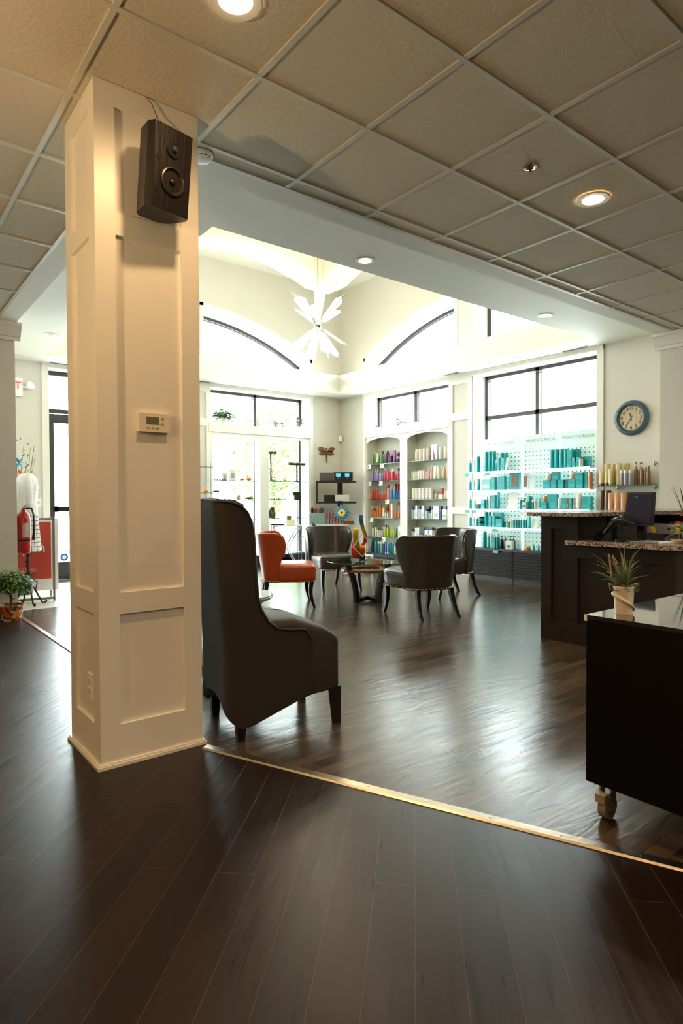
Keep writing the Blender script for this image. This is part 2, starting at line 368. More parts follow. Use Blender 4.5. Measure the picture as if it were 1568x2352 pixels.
# outer walls in corner coordinates: a = distance from the corner along a wall, d = depth outwards
def mapper(side):
    if side == 'left': return lambda a, d, z: (XW-a, YW+d, z)
    return lambda a, d, z: (XW+d, YW-a, z)
def abox(mb, side, a0, a1, d0, d1, z0, z1):
    f = mapper(side); p = f(a0, d0, z0); q = f(a1, d1, z1)
    mb.box(min(p[0], q[0]), max(p[0], q[0]), min(p[1], q[1]), max(p[1], q[1]), z0, z1)
ARC_A, ARC_R, ARC_T = 3.1, 4.60, 4.400
def arcz(a, dr=0): 
    rr = ARC_R-dr
    return ARC_T-ARC_R + math.sqrt(rr*rr-(ARC_A-a)**2)
for side in ('left', 'right'):
    mb = MB(); f = mapper(side)
    D = .34
    abox(mb, side, -.34 if side == 'left' else 0, .74, 0, D, 0, HZ+.1)
    abox(mb, side, .74, 2.78, 0, D, 3.09, 3.465)
    abox(mb, side, 2.78, 3.26, 0, D, 0, 3.465)
    abox(mb, side, 3.26, 5.3, 0, D, 3.09, 3.465)
    abox(mb, side, 5.3, 14.6 if side == 'right' else 6.6, 0, D, 0, HZ+.1)
    if side == 'right': pass
    # upper wall with arched opening
    poly = [f(.74, 0, HZ+.1), f(.74, 0, 3.465), f(.76, 0, 3.465)] + [f(.76+(2.9-.76)*i/24, 0, arcz(.76+(2.9-.76)*i/24)) for i in range(25)] + [f(2.9, 0, HZ+.1)]
    e = Vector(f(0, D, 0))-Vector(f(0, 0, 0)); mb.prism(poly, e)
    abox(mb, side, 2.9, 3.33, 0, D, 3.465, HZ+.1)
    abox(mb, side, 3.33, 5.2, 0, D, 4.32, HZ+.1); abox(mb, side, 5.2, 5.31, 0, D, 3.465, HZ+.1)
    struct(mb.build('wall_'+side, M_wall))
    # trim: casings, crown line, panelled pilaster, baseboards
    t = MB()
    for a0, a1 in ((.68, .75), (5.29, 5.38)):
        abox(t, side, a0, a1, -.018, .0, 0, 3.10)
    abox(t, side, .68, 5.38, -.022, 0, 3.07, SZ)
    abox(t, side, .68, 5.38, -.035, 0, 3.10, SZ)
    abox(t, side, 2.79, 2.87, -.02, 0, 0, 3.09); abox(t, side, 3.18, 3.25, -.02, 0, 0, 3.09)
    for z0, z1 in ((0, .2), (.95, 1.06), (2.42, 2.54), (2.98, 3.09)): abox(t, side, 2.87, 3.18, -.02, 0, z0, z1)
    struct(t.build('trim_3', M_white))
    # reveals painted white, inside the openings
    t = MB()
    for a0, a1 in ((.74, 2.78), (3.26, 5.3)):
        abox(t, side, a0, a0+.008, .001, .30, .0, 3.09); abox(t, side, a1-.008, a1, .001, .30, 0, 3.09); abox(t, side, a0, a1, .001, .30, 3.082, 3.09)
    struct(t.build('trim_4', M_white))
    # arched casing
    t = MB()
    ap = [.70+(2.96-.70)*i/30 for i in range(31)]
    outer = [f(a, -.02, arcz(max(a, .70), -.055)) for a in ap]
    inner = [f(a, -.02, arcz(a, 0)) for a in ap]
    e2 = Vector(f(0, .02, 0))-Vector(f(0, 0, 0))
    for i in range(30):
        t.prism([outer[i], outer[i+1], inner[i+1], inner[i]], e2)
    abox(t, side, .68, .745, -.02, 0, 3.465, 3.80); abox(t, side, 2.9, 2.96, -.02, 0, 3.465, 4.45)
    abox(t, side, 3.28, 3.33, -.02, 0, 3.465, 4.38); abox(t, side, 5.2, 5.26, -.02, 0, 3.465, 4.38); abox(t, side, 3.28, 5.26, -.02, 0, 4.32, 4.38)
    struct(t.build('trim_5', M_white))
    # arched window frame + glass
    wn = sempty('window_%d' % (1 if side == 'left' else 4))
    t = MB(); ap = [.80+(2.9-.80)*i/30 for i in range(31)]
    for dep0, dep1, dr0, dr1 in ((.27, .33, .065, .115), (.285, .32, .13, .142)):
        A_ = [f(a, dep0, arcz(a, dr0)) for a in ap]; B_ = [f(a, dep0, arcz(a, dr1)) for a in ap]
        e2 = Vector(f(0, dep1-dep0, 0))-Vector(f(0, 0, 0))
        for i in range(30): t.prism([A_[i], A_[i+1], B_[i+1], B_[i]], e2)
    abox(t, side, .79, .83, .27, .33, 3.46, arcz(.80, .07)); abox(t, side, 2.87, 2.9, .27, .33, 3.46, 4.28)
    t.build('window_frame', M_frame, wn)
    t = MB(); poly = [f(.8, .3, 3.46)] + [f(a, .3, arcz(a, .08)) for a in ap] + [f(2.9, .3, 3.46)]
    t.prism(poly, Vector(f(0, .006, 0))-Vector(f(0, 0, 0))); t.build('glass', M_glass, wn)
    # clerestory rectangle
    wn = sempty('window_%d' % (2 if side == 'left' else 5))
    t = MB()
    for a0, a1, z0, z1 in ((3.33, 3.40, 3.46, 4.32), (5.13, 5.2, 3.46, 4.32), (3.33, 5.2, 4.25, 4.32), (3.33, 5.2, 3.46, 3.53), (4.24, 4.29, 3.5, 4.3)): abox(t, side, a0, a1, .27, .33, z0, z1)
    t.build('window_frame', M_frame, wn)
    t = MB(); abox(t, side, 3.4, 5.13, .3, .306, 3.53, 4.25); t.build('glass', M_glass, wn)

# big storefront windows
def storefront(side, n, a0, a1, zb, mulls, trans, zt=3.085):
    wn = sempty('window_%d' % n); t = MB()
    def fr(x0, x1, z0, z1, d0=.28, d1=.34): abox(t, side, x0, x1, d0, d1, z0, z1)
    fr(a0, a0+.045, zb, zt); fr(a1-.045, a1, zb, zt); fr(a0, a1, zt-.05, zt); fr(a0, a1, zb, zb+.06)
    for m_ in mulls: fr(m_-.028, m_+.028, zb, zt)
    for z in trans: fr(a0, a1, z-.03, z+.03)
    # thin inner glazing beads
    xs = [a0+.045]+sum([[m_-.028, m_+.028] for m_ in mulls], [])+[a1-.045]
    for i in range(0, len(xs), 2):
        for x in (xs[i]+.03, xs[i+1]-.03): fr(x-.004, x+.004, zb+.06, zt-.05, .30, .31)
        fr(xs[i], xs[i+1], zt-.085, zt-.078, .30, .31)
    t.build('window_frame', M_frame, wn)
    t = MB(); abox(t, side, a0+.04, a1-.04, .318, .324, zb+.04, zt-.03); t.build('glass', M_glass, wn)
storefront('left', 3, .76, 2.76, .10, (1.76,), ())
storefront('right', 6, .76, 2.76, .10, (1.76,), ())
storefront('right', 7, 3.28, 5.28, .10, (4.21,), (2.44,))
# the remaining stretch behind the pillar on the left is a door with side light
f = mapper('left')
dn = sempty('door_1'); t = MB()
for x0, x1, z0, z1 in ((2.2, 2.26, 0, 3.085), (2.2, 4.24, 3.02, 3.085), (2.2, 4.24, 2.47, 2.53), (3.2, 3.27, 0, 3.08), (4.18, 4.24, 0, 3.08)):
    t.box(x0, x1, 9.78, 9.84, z0, z1)
t.build('door_frame', M_frame, dn)
t = MB()
t.box(2.27, 2.345, 9.79, 9.83, .01, 2.46); t.box(3.12, 3.19, 9.79, 9.83, .01, 2.46); t.box(2.345, 3.12, 9.79, 9.83, .01, .27); t.box(2.345, 3.12, 9.79, 9.83, 2.33, 2.46)
leaf = t.build('door_leaf', M_frame, dn)
t = MB(); t.box(2.34, 3.13, 9.808, 9.814, .26, 2.34); t.box(3.27, 4.18, 9.808, 9.814, .02, 2.47); t.box(2.26, 4.18, 9.808, 9.814, 2.53, 3.02); t.build('glass', M_glass, dn)
t = MB(); t.box(2.33, 3.14, 9.70, 9.735, 1.03, 1.09); t.box(2.33, 2.37, 9.70, 9.80, 1.02, 1.10); t.box(3.1, 3.14, 9.70, 9.8, 1.02, 1.1); t.build('push_bar', M_black, dn)
t = MB(); t.tube([(2.39, 9.86, .85), (2.43, 9.90, .87), (2.44, 9.9, 1.05), (2.43, 9.9, 1.25), (2.39, 9.86, 1.28)], .012); t.build('pull_handle', M_chrome, dn)
t = MB(); t.box(2.85, 2.93, 9.72, 9.79, 2.33, 2.40); t.box(2.6, 2.9, 9.70, 9.715, 2.38, 2.40); t.build('door_closer', M_steel, dn)
t = MB(); t.cyl((2.47, 9.800, .34), .055, .004, 24, axis='Y'); st_ = t.build('sticker', mat('blue_sticker', (30, 82, 170), .4), dn)
t = MB(); t.cyl((2.47, 9.797, .34), .03, .003, 24, axis='Y'); t.build('sticker_centre', mat('pale_sticker', (200, 220, 240), .4), st_)

# inner walls that carry the tiled ceiling
mb = MB(); mb.box(-6, 1.33, 7.07, YW+.34, 0, CZ+.12); struct(mb.build('wall_left', M_wall))
mb = MB(); mb.box(7.05, XW+.34, -5, 3.22, 0, CZ+.12); struct(mb.build('wall_right', M_wall))
mb = MB(); mb.box(-6.2, -6, -5.2, 7.2, 0, 3.2); struct(mb.build('wall_back', M_wall))
mb = MB(); mb.box(-6.2, 7.84, -5.2, -5, 0, 3.2); struct(mb.build('wall_front', M_wall))
# crown mouldings
def crown(pts_dir, M=None): pass
mb = MB()
prof = [(0, -.17), (-.02, -.17), (-.025, -.135), (-.04, -.13), (-.06, -.09), (-.085, -.045), (-.1, -.03), (-.11, 0), (0, 0)]
mb.prism([(-6, 7.07+y, CZ+z) for y, z in prof], (7.33+.05, 0, 0)); struct(mb.build('trim_6', M_white, bevel=0))
mb = MB(); mb.prism([(7.05+y, -5, CZ+z) for y, z in prof], (0, 8.22+.05, 0)); struct(mb.build('trim_7', M_white))
mb = MB(); mb.box(1.33, 2.2, YW-.015, YW, 0, .13); mb.box(XW-.015, XW, 3.22, 4.12, 0, .13); mb.box(1.33, 1.345, 7.07, YW, 0, .13); mb.box(7.035, 7.05, -5, 3.22, 0, .13); mb.box(-6, 1.33, 7.055, 7.07, 0, .13)
struct(mb.build('baseboard_back', M_white))

# panelled pillar
X0, X1, Y0, Y1 = .833, 1.312, 2.752, 3.205
pl = sempty('pillar')
mb = MB(); mb.box(X0+.015, X1-.015, Y0+.015, Y1-.015, 0, CZ+.004)
rails = ((0, .182), (.672, .768), (2.338, 2.437), (2.888, CZ+.003))
s_ = .088
for (a, b_) in ((Y0, Y0+.0155), (Y1-.0155, Y1)):
    mb.box(X0, X0+s_, a, b_, 0, CZ+.003); mb.box(X1-s_, X1, a, b_, 0, CZ+.003)
    for z0, z1 in rails: mb.box(X0+s_, X1-s_, a, b_, z0, z1)
for (a, b_) in ((X0, X0+.0155), (X1-.0155, X1)):
    mb.box(a, b_, Y0+.0155, Y0+s_, 0, CZ+.003); mb.box(a, b_, Y1-s_, Y1-.0155, 0, CZ+.003)
    for z0, z1 in rails: mb.box(a, b_, Y0+s_, Y1-s_, z0, z1)
mb.build('pillar_casing', M_white, pl)
mb = MB()
for k, z0, z1 in ((.016, 0, .014), (.010, .014, .022)): mb.box(X0-k, X1+k, Y0-k, Y1+k, z0, z1)
mb.build('shoe_moulding', M_white, pl)
# exterior
mb = MB(); mb.box(-40, 60, 9.9, 80, -.25, -.12); mb.box(7.9, 60, -40, 9.9, -.25, -.12)
struct(mb.build('ground', mat('pale_pavement', (190, 190, 186), .8)))

# ------------------------------------------------------------------ lamps and ceiling fittings
M_bulb = emission('lamp_glow', (255, 214, 160), 14)
M_bulb2 = emission('lamp_glow_soft', (255, 226, 190), 7)
def downlight(x, y, z, r, power, lbl, glow, angle=150):
    t = thing('recessed_downlight', lbl, 'ceiling light', (x, y, z), 0, 'recessed downlights')
    b = MB(); b.lathe([(r*.78, .0), (r*.82, -.006), (r*1.22, -.008), (r*1.28, 0)], 32, cap=False); b.build('trim_ring', M_white, t, smooth=40)
    b = MB(); b.lathe([(r*.80, -.001), (r*.55, -.012), (r*.05, -.016)], 32, cap=True); b.build('lens', glow, t, smooth=60)
    if power:
        d = bpy.data.lights.new('downlight_beam', 'SPOT'); d.energy = power; d.color = ((1, .62, .30) if x < 3 else (1, .84, .66)) if z < 3 else (1, .8, .55); d.spot_size = R(angle); d.spot_blend = .6; d.shadow_soft_size = r*.7
        o = bpy.data.objects.new('downlight_beam', d); col.objects.link(o); o.location = (0, 0, -.03); o.parent = t
    return t
downlight(1.115, 2.02, CZ, .077, LAMP_POWER*.25, 'large round lit downlight in the tiled ceiling in front of the pillar', M_bulb, 172)
downlight(3.54, 2.02, CZ, .077, LAMP_POWER*.35, 'lit downlight in the tiled ceiling above the reception desk side', M_bulb)
downlight(3.315, 3.876, SZ, .062, SOFFIT_POWER, 'lit downlight in the plaster soffit right of the chandelier', M_bulb)
downlight(5.81, 3.85, SZ, .062, SOFFIT_POWER*.3, 'dim downlight in the plaster soffit above the clock side', M_bulb2)
downlight(1.854, 7.836, SZ, .062, 0, 'unlit white downlight in the soffit above the entrance', M_paper)
downlight(7.27, 7.75, SZ, .055, 0, 'small downlight over the arched product shelves', M_bulb2)
downlight(5.77, 9.25, SZ, .055, 0, 'small downlight over the jewellery window', M_bulb2)
downlight(7.27, 5.29, SZ, .055, 0, 'small downlight over the backlit turquoise display', M_bulb2)
for x, y in ((-1.33, 2.02), (-1.33, -.4), (1.1, -.9), (3.54, -.9), (-3.7, 1.0)):   # unseen extra lamps added to light the pillar and nearest tiles
    downlight(x, y, CZ, .077, LAMP_POWER*(1.1 if x > 3 else .5), 'added lit downlight in the tiled ceiling, out of view', M_bulb)

t = thing('floor_lamp', 'added bronze torchiere out of view, giving warm fill light', 'lamp', (-1.35, 1.9, 0))  # unseen lamp added to warm the pillar and the near ceiling
b = MB(); b.cyl((0, 0, 0), .14, .025, 32); b.build('base', M_frame, t, smooth=40)
b = MB(); b.cyl((0, 0, .025), .013, 1.72, 12); b.build('pole', M_frame, t, smooth=40)
b = MB(); b.lathe([(.02, 1.74), (.12, 1.78), (.17, 1.86), (.165, 1.86), (.115, 1.79), (.02, 1.75)], 32, cap=False); b.build('lamp_shade', M_frame, t, smooth=40)
b = MB(); b.sph((0, 0, 1.81), .035, 14); b.build('bulb', M_bulb, t, smooth=60)
_d = bpy.data.lights.new('added_fill_glow', 'POINT'); _d.energy = 85; _d.color = (1, .66, .33); _d.shadow_soft_size = .06
_o = bpy.data.objects.new('added_fill_glow', _d); col.objects.link(_o); _o.location = (0, 0, 1.88); _o.parent = t
t = thing('sprinkler_head', 'small fire sprinkler head in a ceiling tile', 'sprinkler', (2.925, 2.035, CZ))
b = MB(); b.lathe([(.035, .002), (.036, -.004), (.026, -.006), (.02, 0)], 24, cap=False); b.build('escutcheon', M_chrome, t, smooth=40)
b = MB(); b.cyl((0, 0, -.03), .006, .03, 10); b.cyl((0, 0, -.034), .016, .003, 16); b.tube([(-.012, 0, -.004), (-.012, 0, -.02), (0, 0, -.03)], .002); b.tube([(.012, 0, -.004), (.012, 0, -.02), (0, 0, -.03)], .002); b.build('nozzle', mat('copper', (170, 90, 60), .3, 1), t)
t = thing('smoke_detector', 'round white smoke detector on the ceiling beside the pillar', 'smoke detector', (1.462, 3.02, CZ))
b = MB(); b.lathe([(.058, 0), (.058, -.015), (.045, -.03), (.02, -.036), (.001, -.036)], 28, cap=False); b.build('body', M_paper, t, smooth=40)
b = MB(); b.tube([(.05*math.cos(k/12*PI*2), .05*math.sin(k/12*PI*2), -.022) for k in range(13)], .003, 6); b.build('vent_ring', M_black, t)
def vent(x0, x1, y0, y1, lbl):
    t = thing('air_vent', lbl, 'vent', ((x0+x1)/2, (y0+y1)/2, SZ))
    w_, h_ = (x1-x0)/2, (y1-y0)/2
    b = MB(); b.box(-w_, w_, -h_, -h_+.012, -.006, 0); b.box(-w_, w_, h_-.012, h_, -.006, 0); b.box(-w_, -w_+.012, -h_, h_, -.006, 0); b.box(w_-.012, w_, -h_, h_, -.006, 0); b.build('frame', M_white, t)
    b = MB(); b.box(-w_+.012, w_-.012, -h_+.012, h_-.012, -.002, -.0005); b.build('grille', mat('vent_dark', (88, 86, 80), .6), t)
vent(7.36, 7.46, 4.28, 4.66, 'slim ceiling vent above the right end of the big window')
vent(7.28, 7.38, 6.36, 6.72, 'slim ceiling vent above the panelled pilaster')
vent(2.2, 2.55, 9.36, 9.46, 'slim ceiling vent above the entrance door')
vent(4.35, 4.75, 9.36, 9.46, 'slim ceiling vent above the left end of the jewellery window')

# chandelier
def chandelier():
    X, Y, Z = 4.655, 6.36, 3.385
    t = thing('chandelier', 'starburst chandelier of glowing frosted glass blades on a long rod', 'chandelier', (X, Y, Z))
    b = MB(); b.cyl((0, 0, .04), .008, HZ-.12-Z-.04, 10); b.build('rod', mat('pale_bronze', (188, 170, 148), .35, .6), t)
    b = MB(); b.cyl((0, 0, 5.05-Z-.03), .07, .03, 24); b.build('canopy_plate', M_chrome, t, smooth=40)
    b = MB(); b.sph((0, 0, .0), .052, 20); b.cyl((0, 0, .04), .035, .03, 20); b.cyl((0, 0, -.06), .03, .02, 20); b.build('hub', M_chrome, t, smooth=60)
    blade_m = bpy.data.materials.new('frosted_glass_glow'); blade_m.use_nodes = True
    bs = blade_m.node_tree.nodes['Principled BSDF']; bs.inputs['Base Color'].default_value = lin((255, 250, 238)); bs.inputs['Roughness'].default_value = .4
    bs.inputs['Emission Color'].default_value = lin((255, 246, 226)); bs.inputs['Emission Strength'].default_value = .35
    def blade(az, el, L=.33, s=.12, w0=.028, w1=.062):
        M = Matrix.Rotation(az, 4, 'Z') @ Matrix.Rotation(-el, 4, 'Y')
        b = MB(); b.prism([(s, -w0, 0), (s+.01, w0, 0), (s+L*.86, w1, 0), (s+L*1.04, 0, 0), (s+L*.95, -w1, 0)], (0, 0, .006), M); b.prism([(s, -w0, .0), (s+L*.98, -w1, .0), (s+L*.98, -w1, -.03), (s, -w0, -.02)], (0, .004, 0), M)
        b.build('glass_blade', blade_m, t)
        b = MB(); p0 = M @ Vector((.04, 0, -.012)); p1 = M @ Vector((s+L*1.22, 0, -.012)); b.tube([p0, p1], .003, 6); b.build('spoke', M_chrome, t)
    for k in range(8):
        blade(2*PI*k/8+.25, R(36 + (16 if k % 2 else 0)), w1=.075, w0=.034)
    for k in range(8):
        blade(2*PI*k/8+.6, R(-36 - (18 if k % 2 else 0)), w1=.075, w0=.034)
    for dz, pw in ((.16, 42), (-.14, 10)):
        d = bpy.data.lights.new('chandelier_glow', 'POINT'); d.energy = pw; d.color = (1, .82, .6); d.shadow_soft_size = .08
        o = bpy.data.objects.new('chandelier_glow', d); col.objects.link(o); o.location = (0, 0, dz*1.6+.0); o.parent = t
    # light it throws up into the canopy
chandelier()

# ------------------------------------------------------------------ speaker, thermostat, outlet on the pillar
t = thing('wall_speaker', 'black wood grain loudspeaker hung high on the white pillar', 'speaker', (1.078, 2.655, 2.60))
t.rotation_euler = (R(7), 0, R(11))
M_sp = mat('black_wood_grain', (22, 16, 12), .38, vary=(.5, 3), bump=(6, .25))
def sp_grain():
    m = MATS['black_wood_grain']; nt = m.node_tree
    tc = [n for n in nt.nodes if n.type == 'TEX_COORD'][0]
    mp = nt.nodes.new('ShaderNodeMapping'); mp.inputs['Scale'].default_value = (30, 30, 2); nt.links.new(tc.outputs['Object'], mp.inputs['Vector'])
    for n in nt.nodes:
        if n.type == 'TEX_NOISE': nt.links.new(mp.outputs[0], n.inputs['Vector']); n.inputs['Scale'].default_value = 2.2
sp_grain()
fw, hh = .092, .172
plan = [(-fw, -.105), (fw, -.105), (fw+.012, -.07), (fw*.85, .03), (fw*.55, .06), (-fw*.55, .06), (-fw*.85, .03), (-fw-.012, -.07)]
b = MB(); b.prism([(x, y, -hh) for x, y in plan], (0, 0, 2*hh)); b.build('cabinet', M_sp, t, bevel=.004)
b = MB(); b.cyl((0.0, -.112, .085), .034, .008, 32, axis='Y'); b.build('tweeter_ring', M_black, t, smooth=30)
b = MB(); b.lathe([(.03, 0), (.024, .012), (.013, .014), (.001, .004)], 24, cap=False); o = b.build('tweeter', mat('dark_gloss', (30, 27, 24), .18), t, smooth=60); o.location = (0, -.113, .085); o.rotation_euler = (R(-90), 0, 0)
b = MB(); b.sph((0, -.118, .085), .012, 16); b.build('tweeter_dome', mat('dome_grey', (60, 55, 50), .3), t, smooth=60)
b = MB(); b.lathe([(.056, 0), (.058, -.005), (.052, -.008), (.047, .0), (.03, .018), (.012, .028), (.001, .028)], 32, cap=False); o = b.build('woofer', mat('woofer_cone', (44, 35, 24), .35), t, smooth=50); o.location = (.004, -.1075, -.045); o.rotation_euler = (R(-90), 0, 0)
b = MB(); b.sph((.004, -.1, -.045), .017, 16); b.build('dust_cap', M_black, t, smooth=60)
b = MB()
for x, z in ((-.075, .03), (.075, .03), (-.075, -.10), (.075, -.10)): b.cyl((x, -.1075, z), .005, .004, 10, axis='Y')
b.build('grille_socket', M_black, t)
b = MB(); b.box(-.03, .03, .06, .092, -.03, .03); b.build('wall_bracket', M_black, t)
b = MB(); b.tube([(1.06, 2.746, 2.984), (1.085, 2.74, 2.96), (1.105, 2.735, 2.91), (1.115, 2.72, 2.86), (1.12, 2.69, 2.79)], .0022, 6)
tag(b.build('speaker_cable', mat('brown_cable', (120, 92, 60), .5)), 'thin cable running from the ceiling down to the black loudspeaker', 'cable')

t = thing('thermostat', 'white wall thermostat with small grey display on the pillar', 'thermostat', (1.083, 2.7665, 1.528))
M_tw = mat('cream_plastic', (236, 226, 204), .4)
b = MB(); b.box(-.07, .07, -.024, 0, -.042, .042); b.build('body', M_tw, t, bevel=.008)
b = MB(); b.box(-.036, .022, -.0255, -.023, -.008, .026); b.build('display', mat('lcd_grey', (112, 112, 86), .25), t)
b = MB()
for x, z in ((.038, .022), (.038, -.002)): b.cyl((x, -.027, z), .006, .004, 14, axis='Y')
for x in (-.03, -.008, .014): b.box(x-.006, x+.006, -.027, -.023, -.026, -.020)
b.build('button', mat('grey_button', (190, 180, 160), .4), t)
t = thing('power_outlet', 'white double power outlet low on the left face of the pillar', 'outlet', (.848, 2.935, .325))
b = MB(); b.box(-.006, 0, -.036, .036, -.058, .058); b.build('cover_plate', M_paper, t, bevel=.002)
for z in (-.022, .022):
    b = MB(); b.cyl((-.009, 0, z), .0165, .004, 20, axis='X'); rc = b.build('receptacle', M_tw, t)
    b = MB(); b.box(-.0095, -.0088, -.008, -.006, z-.002, z+.006); b.box(-.0095, -.0088, .006, .008, z-.002, z+.006); b.build('slot', M_black, rc)

# ------------------------------------------------------------------ accent chairs
def accent_chair_meshes(m, tagname):
    parts = []
    # back shell
    NU, NV = 36, 12; rows = []
    def shell(u, v, off=0):
        s = abs(u); th = s*PI/2
        zt = .805 - (.0 if s < .62 else .23*((s-.62)/.38)**2.4)
        z = .275 + v*(zt-.275)
        vv = (z-.275)/.525
        w = .270+.088*vv**1.2 - off
        xb = -.245-.075*vv + off
        xf = -.075+.15*(max(0, vv-.30)/.7)**1.1
        x = xb+(xf-xb)*(1-math.cos(th)**1.15)
        y = math.copysign(w*math.sin(th)**.55, u) if s > 0 else 0
        return Vector((x, y, z))
    outer = [[shell(-1+2*i/NU, j/NV) for i in range(NU+1)] for j in range(NV+1)]
    inner = [[shell(-1+2*i/NU, j/NV, .055) for i in range(NU+1)] for j in range(NV+1)]
    bm = MB(); v1 = [[bm.bm.verts.new(p) for p in r] for r in outer]; v2 = [[bm.bm.verts.new(p) for p in r] for r in inner]
    F = bm.bm.faces.new
    for j in range(NV):
        for i in range(NU):
            F((v1[j][i], v1[j][i+1], v1[j+1][i+1], v1[j+1][i])); F((v2[j][i], v2[j+1][i], v2[j+1][i+1], v2[j][i+1]))
    for i in range(NU):
        F((v1[NV][i], v1[NV][i+1], v2[NV][i+1], v2[NV][i])); F((v1[0][i], v2[0][i], v2[0][i+1], v1[0][i+1]))
    for j in range(NV):
        F((v1[j][0], v1[j+1][0], v2[j+1][0], v2[j][0])); F((v1[j][NU], v2[j][NU], v2[j+1][NU], v1[j+1][NU]))
    parts.append(('backrest', bm, m, None))
    # seams inside
    b = MB()
    for u in (-.52, .52): b.tube([shell(u, v/8, .056) for v in range(3, 9)], .0035, 6)
    parts.append(('seam', b, m, None))
    b = MB(); b.tube([(shell(-1+2*i/60, 1)+shell(-1+2*i/60, 1, .055))/2 + Vector((0, 0, .004)) for i in range(61)], .011, 8)
    parts.append(('piping', b, m, None))
    # seat
    b = MB(); rows = []
    N = 10
    def seatpt(s_, tt, z):
        x = -.235+.575*s_
        hw = .235+.075*s_ 
        return Vector((x, hw*tt, z))
    # seat = stacked outline loops
    def outline(inset, z, n=40):
        pts = []
        for k in range(n):
            a = 2*PI*k/n; c, s = math.cos(a), math.sin(a)
            x = math.copysign(abs(c)**.32, c); y = math.copysign(abs(s)**.32, s)
            X = .055+(.285-inset)*x; hw = (.275-inset) + .03*(X-.05)/.285
            pts.append(Vector((X, hw*y, z)))
        return pts
    loops = [outline(.012, .278), outline(.004, .285), outline(.0, .33), outline(-.006, .40), outline(-.004, .438), outline(.012, .462), outline(.05, .475), outline(.14, .483), outline(.25, .486)]
    rv = [[b.bm.verts.new(p) for p in L] for L in loops]
    for a, c in zip(rv, rv[1:]):
        n = len(a)
        for k in range(n): b.bm.faces.new((a[k], a[(k+1) % n], c[(k+1) % n], c[k]))
    b.bm.faces.new(list(reversed(rv[0]))); b.bm.faces.new(rv[-1])
    parts.append(('seat', b, m, 50))
    b = MB(); ol = outline(-.008, .442, 60); b.tube(ol+[ol[0]], .0055, 6); parts.append(('welt', b, m, None))
    # nail trim follows the outer foot of the back and the seat
    b = MB(); path = []
    ol = outline(.0, .288, 80)
    sh = [shell(-1+2*i/60, .02) for i in range(61)]
    front = [p for p in outline(-.002, .288, 200) if p.x > -.06]
    left = sorted([p for p in front], key=lambda p: math.atan2(p.y, p.x-.0))
    allp = sh + [Vector(p) for p in reversed(left)][::-1][:0] + []
    pts = [Vector((p.x, p.y, .289)) for p in sh]; pts2 = [Vector((p.x, p.y, .289)) for p in left]
    def nails(pl_, out=.004):
        acc = 0; last = None
        for p in pl_:
            if last is None or (p-last).length > .017:
                c = Vector((p.x-.0, p.y, 0)).normalized(); b.sph(p+c*out, .0075, 6); last = p
    nails(pts); nails(pts2)
    parts.append(('nailhead_trim', b, M_nail, 60))
    # legs
    for (x, y, sx) in ((.285, .262, 1), (.285, -.262, 1), (-.20, .20, -1), (-.20, -.20, -1)):
        b = MB(); rows = []
        n = 7
        for i in range(n+1):
            q = i/n; z = .285*(1-q)
            if sx > 0: xx = x + .018*math.sin(q*PI)*-1 + .028*q*q; yy = y + math.copysign(.012*q*q, y)
            else: xx = x - .105*q**1.8; yy = y + math.copysign(.025*q, y)
            hw = .024-.009*q
            rows.append([Vector((xx-hw, yy-hw, z)), Vector((xx+hw, yy-hw, z)), Vector((xx+hw, yy+hw, z)), Vector((xx-hw, yy+hw, z))])
        vs = [[b.bm.verts.new(p) for p in r] for r in rows]
        for a, c in zip(vs, vs[1:]):
            for k in range(4): b.bm.faces.new((a[k], a[(k+1) % 4], c[(k+1) % 4], c[k]))
        b.bm.faces.new(vs[0]); b.bm.faces.new(list(reversed(vs[-1])))
        parts.append(('leg', b, M_leg, 30))
    return [(n_, b_.mesh(tagname+'_'+n_, m_, sm or 50), m_) for n_, b_, m_, sm in parts]
def accent_chair(meshes, label, x, y, rot, group):
    t = thing('accent_chair', label, 'chair', (x, y, 0), R(rot), group)
    for n_, me, _ in meshes: put(n_, me, t)
    return t
GC = accent_chair_meshes(M_grey_leather, 'grey'); OC = accent_chair_meshes(M_orange_leather, 'orange')
grp = 'barrel back leather chairs around the glass coffee table'
accent_chair(OC, 'orange leather barrel back chair with nailhead trim and dark legs', 3.83, 5.90, -30, grp)
accent_chair(GC, 'grey leather chair facing the camera, behind the orange chair', 4.995, 6.556, -100, grp)
accent_chair(GC, 'grey leather chair seen from behind, nearest to the desk side of the coffee table', 4.59, 4.47, 79, grp)
accent_chair(GC, 'grey leather chair partly hidden, closest to the turquoise display', 5.775, 5.19, 165, grp)

